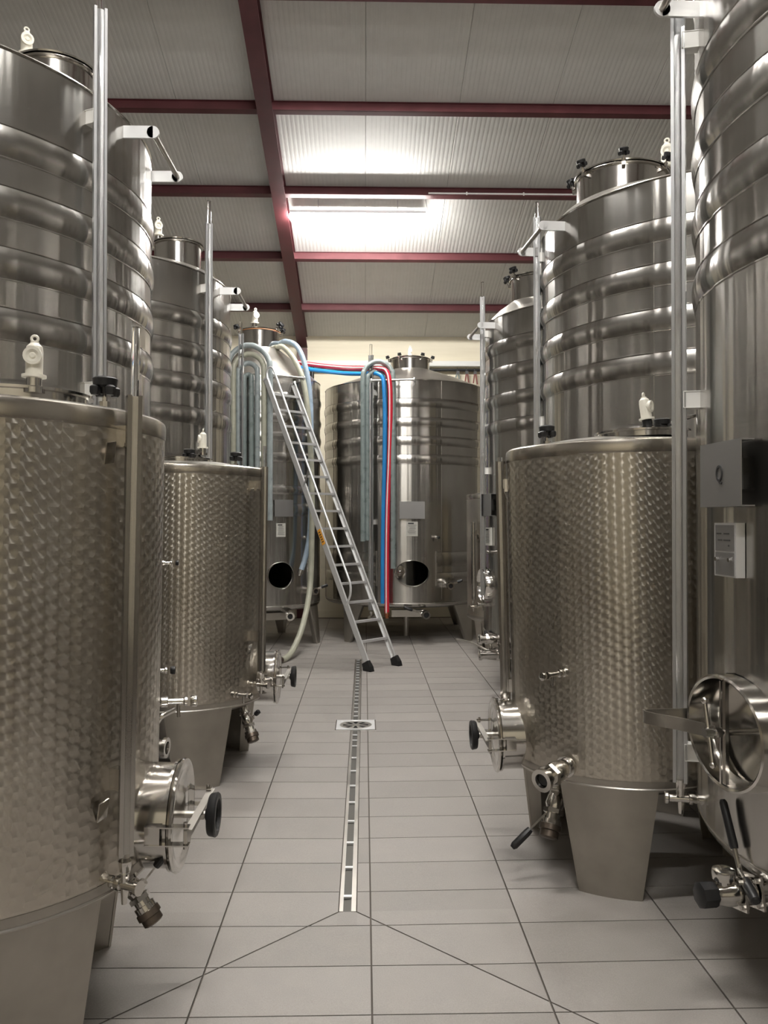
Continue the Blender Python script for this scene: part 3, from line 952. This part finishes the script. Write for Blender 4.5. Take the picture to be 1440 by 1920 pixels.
def big_valve(t, az, z, R):
    d, tt = rad(az); Zv = Vector((0,0,1)); p = d*(R-.12)+Zv*z
    mb = MB(); mb.along(p, d, [(0, .045), (.05, .045), (.052, .052), (.06, .052), (.062, .036), (.115, .036)], 20)
    m = Matrix((d, tt, Zv)).transposed()
    mb.along(p+d*.12, d, [(0, .040), (.05, .040), (.052, .030), (.06, .030), (.062, .040), (.09, .040), (.11, .034), (.13, .034)], 20)
    o = put('outlet_valve', mb, M['polish'], t)
    for k, q in enumerate((.112, .17)):
        mb = MB(); mb.box(p+d*q, (.007, .10, .10), Matrix.Rotation(radians(12), 3, d) @ m); put('flange', mb, M['polish'], o, smooth=False)
        for a in (-1, 1):
            for b in (-1, 1):
                mb = MB()
                mb.along(p+d*(q-.012)+Matrix.Rotation(radians(12), 3, d) @ (tt*a*.036+Zv*b*.036), d, [(0,.008),(.026,.008)], 6)
                put('flange_bolt', mb, M['satin'], o)
    mb = MB(); mb.along(p+d*.245, d, [(0,.036),(.01,.040),(.05,.040),(.056,.030)], 8); put('end_cap', mb, M['black'], o, 'black end cap')
    mb = MB(); b = p+d*.215; mb.cyl(b, b+Zv*.06, .022, n=14); mb.along(b+Zv*.045, (0,0,1), [(0,.034),(.02,.036),(.03,.034),(.036,.02)], 18); put('sight_cap', mb, M['polish'], o)
    l = (-tt*.0 + d*.0 + Zv*.86 + tt*-.42).normalized()
    b = p+d*.142
    mb = MB(); mb.cyl(b, b+l*.14, .008, n=10); put('lever', mb, M['polish'], o)
    mb = MB(); mb.along(b+l*.125, l, [(0,.012),(.01,.014),(.14,.013),(.15,.008)], 12); put('lever_grip', mb, M['black'], o, 'black lever grip')
    l2 = (tt*.85 + Zv*-.28 + d*.18).normalized(); b2 = p+d*.15+Zv*.05
    mb = MB(); mb.cyl(b2-l2*.03, b2+l2*.03, .007, n=10); put('lever', mb, M['polish'], o)
    mb = MB(); mb.along(b2+l2*.02, l2, [(0,.014),(.01,.016),(.085,.016),(.09,.010)], 12); put('lever_grip', mb, M['black'], o, 'black lever grip')
big_valve(tR0, radians(188), .465+zo, HR)
tap(tR0, rad(radians(199))[0]*HR+Vector((0,0,1.40+zo)), rad(radians(199))[0], .9, name='thermometer_stub', knobcol='black')

cR2 = (2.35, 5.38)
tR2 = tall_tank(cR2, HR, 'tall steel tank behind the right short tank, lid held by black knobs', neck=(-.64, .0, .29, 3.70, 3.88), clamps=(150, 205, 255, 310, 90), clamp_s=1.1, legs=(45, 135, 233, 315), seams=(230,))
zo = -fz(*cR2)
gauge(tR2, radians(172), HR+.03, .6+zo, 3.70+zo, 3.80+zo, .045, HR, [(3.42+zo, 'tagw'), (2.3+zo, 'tagw')], face=radians(70))
ladder_rest(tR2, radians(184), HR, 3.46+zo)
relief_valve(tR2, (-.35, -.05, 3.88), radians(250), 1.6)

cR3 = (2.33, 7.98)
tR3 = tall_tank(cR3, HR, 'tall steel tank third along the right row, next to the far tank', neck=(-.62, .0, .27, 3.74, 3.97), clamps=(150, 210, 260), legs=(45, 135, 225, 315), ports=((radians(184), 1.0, .20, .15),))
zo = -fz(*cR3)
gauge(tR3, radians(187), HR+.05, .9+zo, 3.78+zo, 3.92+zo, .045, HR, [(3.42+zo, 'tagw'), (2.1+zo, 'tagw')], face=radians(60))
ladder_rest(tR3, radians(184), HR, 3.46+zo)
cover_plate(tR3, radians(191), HR, 1.77+zo)
label_plate(tR3, radians(190), HR, 1.47+zo, .15, .17, .02)
d, tt = rad(radians(184)); oval_ring(tR3, d, tt, 1.0+zo, HR, .20, .15)
tap(tR3, rad(radians(200))[0]*HR+Vector((0,0,1.33+zo)), rad(radians(190))[0], .9)
valve(tR3, rad(radians(200))[0]*(HR-.02)+Vector((0,0,.52+zo)), rad(radians(190))[0], 1.5, lever=(0,1,.1), llen=.16, name='outlet_valve', L=.14)
valve(tR3, rad(radians(196))[0]*(HR-.2)+Vector((0,0,.36+zo)), rad(radians(188))[0], 1.7, lever=(0,.7,.7), llen=.14, name='drain_valve', L=.2)

# --- left row
RL = 1.16
cL1 = (-2.27, 4.12)
tL1 = tall_tank(cL1, RL, 'tall banded steel tank at the upper left, behind the nearest short tank', neck=(.72, 0, .185, 3.66, 3.855), clamps=(), bands=BANDS_L)
zo = -fz(*cL1)
for q_, z_ in ((tL1, 3.85),):
    latch(q_, (.72-.19, -.06, z_), radians(200))
gauge(tL1, radians(-25), RL+.06, .62+zo, 3.88+zo, 4.3+zo, .056, RL, [(3.40+zo, 'tagw'), (2.2+zo, 'tagw')], face=radians(-35))
ladder_rest(tL1, radians(0), RL, 3.46+zo)
relief_valve(tL1, (.585, -.03, 3.885), radians(-60), 1.15)
valve(tL1, (1.06, .06, .47), (1, -.1, -.05), 1.6, lever=(.1,.2,-1), llen=.10, name='outlet_valve', L=.11)
mb = MB(); mb.tube(smooth_path([(1.20, .05, .50), (1.21, .05, .56), (1.24, .06, .61), (1.30, .10, .64)]), .014, 10); mb.along((1.20, .05, .49), (0,0,1), [(0,.03),(.02,.03),(.022,.022),(.035,.03),(.05,.03)], 14); put('bleed_pipe', mb, M['polish'], tL1)
cL2 = (-2.29, 6.80)
tL2 = tall_tank(cL2, RL, 'tall banded steel tank second along the left row, behind the far short tank', neck=(.74, 0, .19, 3.68, 3.885), clamps=(), bands=BANDS_L)
zo = -fz(*cL2)
gauge(tL2, radians(-26), RL+.06, .62+zo, 3.90+zo, 4.07+zo, .052, RL, [(3.40+zo, 'tagw'), (2.2+zo, 'tagw')], face=radians(-35))
ladder_rest(tL2, radians(0), RL, 3.46+zo)
relief_valve(tL2, (.585, -.03, 3.915), radians(-70), 1.25)

# --- far tanks
cB = (.585, 11.80); RB = 1.15
aB = atan2(10.65-11.8, .05)
azm = atan2(-1.12, .0)
tB = tall_tank(cB, RB, 'wide steel tank facing the aisle at the rear, red and blue hoses over it', H=3.47, neck=(.07, -.05, .285, 3.77, 3.925), clamps=(190, 240, 300, 350, 60, 120), clamp_s=.95, legs=(45, 135, 228, 312), legw=(.36, .10), splay=.10,
               ports=((radians(-88), .93, .215, .165),), bands=[(3.22,3.105),(2.97,2.851),(2.726,2.608),(2.483,2.363)], seams=(292,))
zo = -fz(*cB)
cover_plate(tB, radians(-88.3), RB, 1.755+zo, .33, .225, .04)
label_plate(tB, radians(-88.3), RB, 1.51+zo, .15, .19, .012)
d, tt = rad(radians(-88)); oval_ring(tB, d, tt, .93+zo, RB, .215, .165, out=.02)
for (a0, a1) in ((-72, -20), (-166, -112)):
    put('cooling_jacket', band_mb(RB, 1.20+zo, 1.02+zo, radians(a0), radians(a1), .012), M['steel'], tB)
    put('cooling_jacket', band_mb(RB, .93+zo, .80+zo, radians(a0), radians(a1), .012), M['steel'], tB)
    for a in ((a0,) if a0 > -100 else (a1,)):
        dd, t2 = rad(radians(a)); mb = MB(); mb.bar(dd*(RB+.004)+Vector((0,0,.76+zo)), dd*(RB+.004)+Vector((0,0,1.22+zo)), .02, .012, up=dd); put('jacket_edge', mb, M['satin'], tB)
# door swung inside the open port
mb = MB(); q = d*(RB-.03) - tt*.165 + Vector((0,0,.945+zo))
mb.along(q-d*.03, d*.8+tt*.35, [(0,.085),(.012,.09),(.022,.085),(.03,.06),(.034,.025),(.07,.022),(.08,.03),(.09,.03)], 24)
put('manway_door', mb, M['polish'], tB, 'small polished door folded inside the open port')
tap(tB, rad(radians(-72))[0]*RB+Vector((0,0,1.40+zo)), rad(radians(-80))[0], 1.0, knobcol='black')
valve(tB, rad(radians(-64))[0]*(RB-.01)+Vector((0,0,.77+zo)), rad(radians(-80))[0], 1.5, lever=(.9,0,.35), llen=.10, name='outlet_valve', L=.13)
mb = MB(); mb.box((-.02, -RB+.12, .40+zo), (.42, .10, .09)); put('drain_box', mb, M['satin'], tB, smooth=False)
valve(tB, (.19, -RB+.10, .40+zo), (.1,-1,0), 1.7, lever=(-.9,0,.3), llen=.14, name='drain_valve', L=.12)
mb = MB(); mb.cyl((0,-.35,.36+zo), (0,-.35,0), .035, n=12); put('drain_pipe', mb, M['satin'], tB)
gauge(tB, atan2(-1.03, -.45), RB+.10, .45+zo, 3.78+zo, 3.92+zo, .062, RB, [(3.3+zo, 'tagw'), (1.6+zo, 'tagw')])
ladder_rest(tB, radians(-100), RB, 3.44+zo, .56)
relief_valve(tB, (.07, -.08, 3.955), radians(-90), 1.1)

cBL = (-1.41, 11.02); RBL = .81
tBL = tall_tank(cBL, RBL, 'steel tank at the rear left with pale hoses over its steep cone', H=3.45, neck=(.0, -.02, .265, 3.90, 4.14), clamps=(200, 20), gasket='gasket', legs=(-15, 75, 165, 255), legw=(.30, .11), splay=.06,
                ports=((radians(-64), .93, .165, .165),), bands=[(3.24,3.13),(2.97,2.86),(2.74,2.62),(2.48,2.36),(2.06,1.95),(1.83,1.68)])
zo = -fz(*cBL)
cover_plate(tBL, radians(-62), RBL, 1.775+zo, .25, .21, .04)
label_plate(tBL, radians(-64), RBL, 1.50+zo, .12, .17, .014)
d, tt = rad(radians(-64)); oval_ring(tBL, d, tt, .93+zo, RBL, .165, .165, out=.02)
tap(tBL, rad(radians(-36))[0]*RBL+Vector((0,0,1.40+zo)), rad(radians(-45))[0], 1.0, knobcol='black')
valve(tBL, rad(radians(-34))[0]*(RBL-.01)+Vector((0,0,.72+zo)), rad(radians(-50))[0], 1.5, lever=(.9,.3,.3), llen=.12, name='outlet_valve', L=.12)
mb = MB(); mb.box((.16, -RBL+.19, .405+zo), (.50, .12, .09), Matrix.Rotation(radians(20), 3, 'Z')); put('drain_box', mb, M['satin'], tBL, smooth=False)
valve(tBL, (.46, -RBL+.26, .42+zo), (.1,-1,0), 1.7, lever=(-.8,0,.55), llen=.14, name='drain_valve', L=.12)
gauge(tBL, atan2(-.80, -.10), RBL+.11, .6+zo, 3.93+zo, 4.07+zo, .06, RBL, [(3.2+zo, 'tagw'), (1.6+zo, 'tagw')])
ladder_rest(tBL, radians(-60), RBL, 3.42+zo, .42)
relief_valve(tBL, (-.06, -.10, 4.19), radians(-60), 1.6, lean=.15)
knob(tBL, (.24, -.14, 4.16), (.6,-.3,.5), 1.6)

# ------------------------------------------------------------------ short marbled tanks
def short_tank(c, label, side, lean, R=.55, gaz=-26, goff=.05, gz=(.66, 2.0, 2.2), H=1.97, zs=.49, legaz=(0,120,240), lid=(0,0), door_az=None, door=True, knobs=(), relief=None, zd=.60):
    base = Vector((c[0], c[1], fz(*c)))
    t = thing('wine_tank', base, label, 'tank', 'short marbled steel tanks', rot=(0, lean, 0))
    zo = -base.z
    mb = MB(); mb.lathe([(R, zs+zo)] + [(R, zs+zo+(H-zs-.06)*i/12) for i in range(1, 13)], 128)
    put('shell', mb, M['marble'], t, 'circle-marbled stainless shell')
    mb = MB(); mb.lathe([(R+.001, H-.062+zo), (R+.003, H-.055+zo), (R+.004, H-.02+zo), (R+.001, H-.008+zo), (R-.012, H+zo), (R-.05, H+.004+zo)], 128)
    put('top_rim', mb, M['rimst'], t, 'plain polished rim band')
    mb = MB(); mb.lathe([(R+.002, zs+.002+zo), (R+.005, zs-.003+zo), (R+.002, zs-.008+zo)], 128); put('weld_bead', mb, M['satin'], t)
    mb = MB(); mb.lathe([(R+.0015, zs+.03+zo), (R+.0015, zs-.005+zo), (R-.002, zs-.015+zo), (R-.05, zs-.04+zo), (.1, zs-.12+zo), (.02, zs-.13+zo)], 96, capt=True); put('bottom_cone', mb, M['legst'], t)
    mb = MB(); mb.lathe([(R-.012, H-.002+zo), (R-.06, H+.004+zo), (.28, H+.034+zo), (.02, H+.04+zo)], 96, capt=True); put('roof', mb, M['satin'], t)
    lx, ly = lid
    mb = MB(); zl = H+.032+zo
    mb.lathe([(.20, zl-.01), (.20, zl+.012), (.215, zl+.014), (.215, zl+.022), (.19, zl+.028), (.12, zl+.05), (.02, zl+.056)], 48, c=lid, capt=True); put('lid', mb, M['polish'], t, 'domed lid')
    for a in legaz:
        g = radians(a); wx, wy = c[0]+(R-.01)*cos(g), c[1]+(R-.01)*sin(g)
        leg(t, base, g, R+.001, .43, .27, zs+zo-.006, fz(wx, wy)-base.z - sin(lean)*-0 + (wx-c[0])*math.tan(lean), th=.012, splay=-.012)
    gauge(t, radians(gaz), R+goff, gz[0]+zo, gz[1]+zo, gz[2]+zo, .042, R, [(gz[1]-.12+zo, 'polish'), (gz[0]+.22+zo, 'polish')], face=radians(-38 if side > 0 else 70), cm='chan')
    for z in (gz[1]-.17, gz[0]+.14):                       # bent mirror tabs beside the gauge
        d, tt = rad(radians(gaz) - (.075 if side > 0 else -.075)); mb = MB()
        mb.bar(d*(R+.001)+Vector((0,0,z-.03+zo)), d*(R+.022)-tt*side*.012+Vector((0,0,z+.03+zo)), .036, .004, up=d); put('bracket_tab', mb, M['polish'], t, smooth=False)
    for (x, y, ax) in knobs: knob(t, (x, y, H+.012+zo), (0,0,1), 1.35)
    if relief: relief_valve(t, (relief[0], relief[1], H+relief[2]+zo), relief[3], 1.0, *relief[4:])
    if door:
        az = door_az; d, tt = rad(az); Zv = Vector((0,0,1)); z = zd+zo; p = d*(R-.06)+Zv*z
        mb = MB(); mb.along(p, d, [(0,.162),(.132,.162),(.134,.172),(.143,.172),(.144,.160)], 56)
        nk = put('door_neck', mb, M['polish'], t)
        mb = MB(); mb.along(p+d*.146, d, [(-.002,.150),(.0,.174),(.008,.178),(.015,.174),(.018,.160),(.010,.140),(.008,.11),(.016,.06),(.020,.022)], 56)
        dd = put('door', mb, M['polish'], t, 'round polished door')
        mb = MB(); q = p+d*.208
        mb.bar(q-tt*.19, q+tt*.19, .010, .042); mb.bar(q-tt*.19+d*.008+Zv*.020, q+tt*.19+d*.008+Zv*.020, .024, .004)
        put('crossbar', mb, M['satin'], dd, smooth=False)
        mb = MB(); mb.along(p+d*.16, d, [(0,.012),(.09,.012)], 12); mb.along(p+d*.215, d, [(0,.018),(.012,.018)], 6); put('spindle', mb, M['satin'], dd)
        mb = MB(); w = p+d*.232
        mb.along(w, d, [(0,.016),(.008,.026),(.012,.062),(.016,.066),(.036,.070),(.041,.066),(.041,.050),(.030,.046),(.026,.016)], 40); put('handwheel', mb, M['black'], dd, 'black plastic handwheel')
        for s in (-1, 1):
            e = tt*s*.178
            mb = MB()
            for zz in (.027, -.027):
                mb.bar(p+d*.085+e+Zv*zz*1.0, p+d*.218+e+Zv*zz, .032, .004)
            mb.bar(p+d*.085+e, p+d*.13+e, .026, .052)
            mb.cyl(p+d*.205+e-Zv*.04, p+d*.205+e+Zv*.04, .006, n=8)
            put('hinge_lug', mb, M['polish'], nk, smooth=False)
    return t

RS = .55
cS1 = (-1.278, 2.67); R1s = .58
s1 = short_tank(cS1, 'nearest short marbled steel tank at the lower left, cut off by the frame', 1, radians(.95), R=R1s, gaz=-25, legaz=(-50, 70, 190), H=1.965, zs=.55, zd=.685, lid=(.18, -.12), door_az=radians(0), knobs=((.455, -.17, 0), (.13, -.24, 0)), relief=(.285, -.28, .045, radians(-80)))
valve(s1, (.53, -.13, .545), (.55, -.10, -.8), 1.0, lever=(.58,.05,.75), llen=.13, name='drain_valve', plug='brown', L=.12)
tap(s1, rad(radians(26))[0]*R1s+Vector((0,0,.98)), rad(radians(12))[0], 1.1)
tap(s1, rad(radians(38))[0]*R1s+Vector((0,0,1.07)), rad(radians(15))[0], .8, knobcol='black')
tap(s1, rad(radians(24))[0]*R1s+Vector((0,0,1.475)), rad(radians(14))[0], .5, name='thermometer_stub', knobcol='black')

cS2 = (-1.225, 5.43)
s2 = short_tank(cS2, 'short marbled steel tank on the left, between the two tall left tanks', 1, radians(.7), gaz=-24, goff=.07, gz=(.68, 1.97, 2.1), legaz=(-65, 55, 175), lid=(.0, -.12), door_az=radians(0), knobs=((.10, -.28, 0), (.36, -.08, 0)), relief=(.16, -.16, .085, radians(200)))
valve(s2, rad(radians(-22))[0]*(RS-.10)+Vector((.03, .0, .41)), (.35, -.35, -.85), 1.2, lever=(.5,-.1,.5), llen=.06, name='drain_valve', plug='brown', L=.10)
tap(s2, rad(radians(-42))[0]*RS+Vector((0,0,.55)), rad(radians(-20))[0], 1.0)

cS3 = (1.27, 3.96); R3s = .53
s3 = short_tank(cS3, 'short marbled steel tank on the right, in front of the Q tank', -1, radians(-1.2), R=R3s, H=1.98, gaz=171, goff=.03, gz=(.60, 1.93, 1.95), legaz=(245, 125, 5), lid=(.06, -.2), door_az=radians(180), knobs=((-.36, -.10, 0), (.12, -.30, 0)), relief=(.04, -.34, .06, radians(-40), -.12, 'black'))
valve(s3, rad(radians(226))[0]*(R3s-.02)+Vector((0,0,.545)), (-.75,-.66,-.12), 1.55, name='outlet_valve', L=.10)
valve(s3, rad(radians(205))[0]*(R3s-.12)+Vector((0,-.05,.415)), (-.30,-.40,-.85), 1.35, lever=(-.75,-.2,-.6), llen=.17, name='drain_valve', plug='brown', L=.10)
tap(s3, rad(radians(226))[0]*R3s+Vector((0,0,.955)), (-.9,-.42,-.05), 1.0)
# half-lifted hatch beside the lid of the right short tank
mb = MB(); mb.along(Vector((.20, -.20, 2.062)), (-.27, -.05, 1), [(0,.115),(.006,.12),(.012,.115),(.02,.06),(.024,.02)], 36); put('hatch_cover', mb, M['polish'], s3, 'tilted hatch cover')

cS4 = (1.80, 9.85)
s4 = short_tank(cS4, 'slim marbled steel tank half hidden beside the far right tall tank', -1, radians(-.4), gaz=210, H=1.94, zs=.47, legaz=(240, 120, 0), door_az=radians(180), door=False, gz=(.7, 1.6, 1.62))

# manifold valves on the floor by the third right tank
mv = thing('valve_manifold', (1.33, 8.20, fz(1.33, 8.2)), 'cluster of chrome levers and valves low beside the far right tank', 'valve')
mb = MB(); mb.along((-.08, 0, .30), (1,0,0), [(0,.03),(.05,.03),(.055,.042),(.07,.042),(.075,.03),(.13,.03),(.135,.042),(.15,.042),(.155,.03),(.22,.03)], 16); put('valve_body', mb, M['polish'], mv)
for k in range(3):
    mb = MB(); mb.cyl((-.05+.08*k, 0, .30), (-.05+.08*k, 0, .22), .022, n=12); put('stub', mb, M['polish'], mv)
    mb = MB(); mb.bar((-.05+.08*k, 0, .33), (-.09+.08*k, -.03, .42), .014, .006); put('lever', mb, M['satin'], mv)
mb = MB(); mb.tube(smooth_path([(-.08, 0, .30), (-.15, .05, .33), (-.25, .2, .36), (-.36, .4, .36)]), .010, 8); put('wand', mb, M['satin'], mv)
mb = MB(); mb.cyl((.12, 0, .0), (.12, 0, .29), .012, n=8); mb.cyl((.12,0,0), (.12,0,.012), .05, n=16); put('stand', mb, M['satin'], mv)

# ------------------------------------------------------------------ ladder
fl, fr = Vector((.050, 8.80, fz(.05, 8.8))), Vector((.366, 9.12, fz(.366, 9.12)))
run = Vector((-1.165, 1.34, 0)); run.normalize()
wd = (fr-fl); wd.z = 0; wid = wd.length; wd.normalize()
run = Vector((-wd.y, wd.x, 0))
rise = 3.36; runl = 1.78
ax = (run*runl + Vector((0,0,rise))); LL = ax.length; ax.normalize()
nrm = wd.cross(ax).normalized()
if nrm.dot(Vector((0,-1,0))) < 0: nrm = -nrm
lad = thing('ladder', (fl+fr)/2, 'aluminium ladder with a handrail leaning on the rear left tank', 'ladder')
o0 = (fl+fr)/2
def loc(v): return v - o0
fm = Matrix((wd, ax, nrm)).transposed()
for s, f in ((-1, fl), (1, fr)):
    p = loc(f) + ax*.05
    mb = MB(); c = p + ax*(LL-.05)/2
    mb.box(c, (.006, LL-.05, .068), fm)
    for q in (-1, 1): mb.box(c - wd*s*.009 + nrm*q*.031, (.024, LL-.05, .006), fm)
    mb.box(p+ax*(LL-.05)+wd*0, (.026, .02, .07), fm)
    st = put('stile', mb, M['alu'], lad, smooth=False)
    mb = MB(); b = loc(f)
    vs = []
    for (tz, ww, hh) in ((0.0, .062, .05), (.03, .062, .054), (.105, .040, .048)):
        cc = b + Vector((0,0,0)) + (ax*tz)
        for (a, e) in ((-1,-1),(1,-1),(1,1),(-1,1)):
            pt = cc + wd*a*ww/2 + (nrm if tz else run*-1)*e*hh
            if tz == 0: pt.z = 0.0 + (f.z - o0.z)
            vs.append(pt)
    mb.add(vs, [(3,2,1,0),(8,9,10,11)] + [(i*4+k, i*4+(k+1)%4, (i+1)*4+(k+1)%4, (i+1)*4+k) for i in range(2) for k in range(4)])
    put('foot', mb, M['black'], lad, 'black rubber foot', smooth=False)
for k in range(15):
    q = .33 + k*(LL-.55)/14
    c = ax*q
    mb = MB(); mh = Matrix.Rotation(0, 3, 'X')
    fw = Vector((-run.x, -run.y, 0))
    mr = Matrix((wd, fw, Vector((0,0,1)))).transposed()
    mb.box(c + Vector((0,0,.0)), (wid-.02, .030, .022), mr); mb.box(c + Vector((0,0,.013)) + fw*.012, (wid-.02, .007, .005), mr); mb.box(c + Vector((0,0,.013)) - fw*.012, (wid-.02, .007, .005), mr)
    put('rung', mb, M['alu'], lad, smooth=False)
L0 = loc(fl)
def rail(q, off, side=0): return L0 + ax*q + nrm*off + wd*side
mb = MB(); mb.tube(smooth_path([rail(LL-.03, .03), rail(LL+.05, .06), rail(LL+.085, .11), rail(LL+.05, .165), rail(LL-.05, .18), rail(LL-.6, .18), rail(LL/2, .18), rail(1.15, .18), rail(.96, .175), rail(.86, .13), rail(.80, .06), rail(.77, .0)], 8), .013, 10)
put('handrail', mb, M['alu'], lad, 'round tube handrail')
mb = MB(); mb.bar(rail(2.28, .0), rail(2.42, .18), .02, .008); put('rail_bracket', mb, M['alu2'], lad, smooth=False)
mb = MB(); R0_ = loc(fr) + ax*(LL-.02); mb.tube(smooth_path([R0_, R0_+ax*.05+run*.02, R0_+ax*.05+run*.09, R0_-Vector((0,0,.05))+run*.13]), .012, 8); mb2 = mb
put('hook', mb2, M['black'], lad, 'dark hook at the ladder top')
mb = MB(); mb.box(L0 + ax*1.62 - wd*.0055, (.004, .19, .05), fm); stk = put('sticker', mb, M['orange'], lad, 'orange warning sticker', smooth=False)
mb = MB()
for k in range(5): mb.box(L0 + ax*(1.56+.03*k) - wd*.008, (.002, .012, .032), fm)
put('sticker_print', mb, M['brown'], stk, smooth=False)

# ------------------------------------------------------------------ hoses
def hose(label, pts, r, mat, group, sub=8, end=None, stripe=None, name='hose'):
    P = smooth_path(pts, sub)
    if end or stripe:
        t = thing(name, P[-1], label, 'hose', group); o = P[-1].copy()
        mb = MB(); mb.tube([p-o for p in P], r, 12); put('hose_tube', mb, M[mat], t)
        if end:
            mb = MB(); d = (P[-1]-P[-2]).normalized(); mb.along(-d*.02, d, [(0,r*1.12),(.05,r*1.12),(.052,r*.8),(.08,r*.8)], 12); put('coupling', mb, M[end], t)
        if stripe:
            mb = MB(); mb.tube([p-o+Vector((stripe[0]*r, stripe[1]*r, stripe[2]*r)) for p in P], r*.3, 8); put('stripe', mb, M['whose'], t, 'pale stripe along the hose')
        return t
    mb = MB(); mb.tube(P, r, 12)
    return tag(put(name, mb, M[mat]), label, 'hose', group)

def loop(xc, y, z, rx, zl, zr, yl=None, yr=None):
    yl = y if yl is None else yl; yr = y if yr is None else yr
    pts = [(xc-rx, yl, zl), (xc-rx, yl, (zl+z)*.5), (xc-rx*1.0, y, z-.05)]
    for g in (155, 130, 105, 90, 75, 50, 25): pts.append((xc+rx*cos(radians(g)), y+.04*sin(radians(g)), z+rx*1.15*sin(radians(g))))
    pts += [(xc+rx, y, z-.05), (xc+rx, yr, (zr+z)*.5), (xc+rx, yr, zr)]
    return pts
gl_ = 'hoses draped over the rear left tank'
XC = -1.43
hose('grey-blue hose, outermost loop left of the ladder on the rear left tank', loop(XC, 10.10, 3.49, .262, 1.75, 1.62), .036, 'hgrey', gl_)
hose('cream hose, second loop in on the rear left tank', loop(XC, 10.11, 3.47, .188, 1.6, 1.5), .034, 'hcream', gl_)
hose('grey-blue hose, third loop in on the rear left tank', loop(XC-.01, 10.12, 3.44, .116, 1.6, 1.55), .033, 'hgrey', gl_)
hose('grey-green hose, innermost loop on the rear left tank', loop(XC-.015, 10.13, 3.38, .044, 1.6, 1.55), .032, 'hgreen', gl_)
hose('pale blue hose hanging down the right side of the rear left tank', [(-1.14, 10.95, 3.99), (-1.03, 10.72, 3.97), (-.87, 10.52, 3.86), (-.76, 10.42, 3.60), (-.695, 10.40, 3.2), (-.68, 10.39, 2.6), (-.68, 10.38, 2.0), (-.69, 10.36, 1.5), (-.74, 10.34, 1.18), (-.80, 10.30, .98)], .034, 'hblue', gl_, end='polish')
hose('cream hose trailing from the rear left tank down to the floor', [(-1.16, 10.90, 3.93), (-1.06, 10.66, 3.88), (-.90, 10.46, 3.68), (-.77, 10.36, 3.35), (-.70, 10.33, 2.8), (-.665, 10.32, 2.1), (-.665, 10.31, 1.4), (-.68, 10.22, .8), (-.74, 9.95, .38), (-.83, 9.62, .12), (-.90, 9.40, .045), (-.955, 9.28, .040)], .036, 'hcream', gl_, end='brown')
gb = 'hoses draped over the rear wide tank'
hose('red hose with a pale stripe running across and down the rear tank', [(-.98, 11.55, 3.86), (-.62, 11.3, 3.765), (-.24, 11.0, 3.675), (.0, 10.8, 3.635), (.19, 10.63, 3.60), (.285, 10.56, 3.55), (.325, 10.54, 3.40), (.335, 10.545, 3.1), (.325, 10.55, 2.5), (.30, 10.55, 1.8), (.29, 10.55, 1.1), (.29, 10.54, .42)], .031, 'rhose', gb, end='copper', stripe=(-.35, -.85, .2))
hose('bright blue hose running beside the red hose over the rear tank', [(-.98, 11.5, 3.78), (-.62, 11.25, 3.685), (-.26, 10.98, 3.60), (.0, 10.78, 3.56), (.15, 10.64, 3.54), (.235, 10.58, 3.47), (.255, 10.56, 3.3), (.265, 10.56, 2.9), (.255, 10.56, 2.2), (.24, 10.56, 1.5), (.235, 10.55, .9), (.235, 10.55, .55)], .028, 'bhose', gb)
hose('grey-green hose, outer loop over the front of the rear wide tank', loop(.175, 10.60, 3.47, .195, 1.35, 1.0, 10.61, 10.53), .034, 'hgreen', gb)
hose('grey-green hose, inner loop beneath the outer one on the rear wide tank', loop(.150, 10.62, 3.44, .115, 1.36, 1.1, 10.63, 10.6), .031, 'hgreen', gb, end=None)
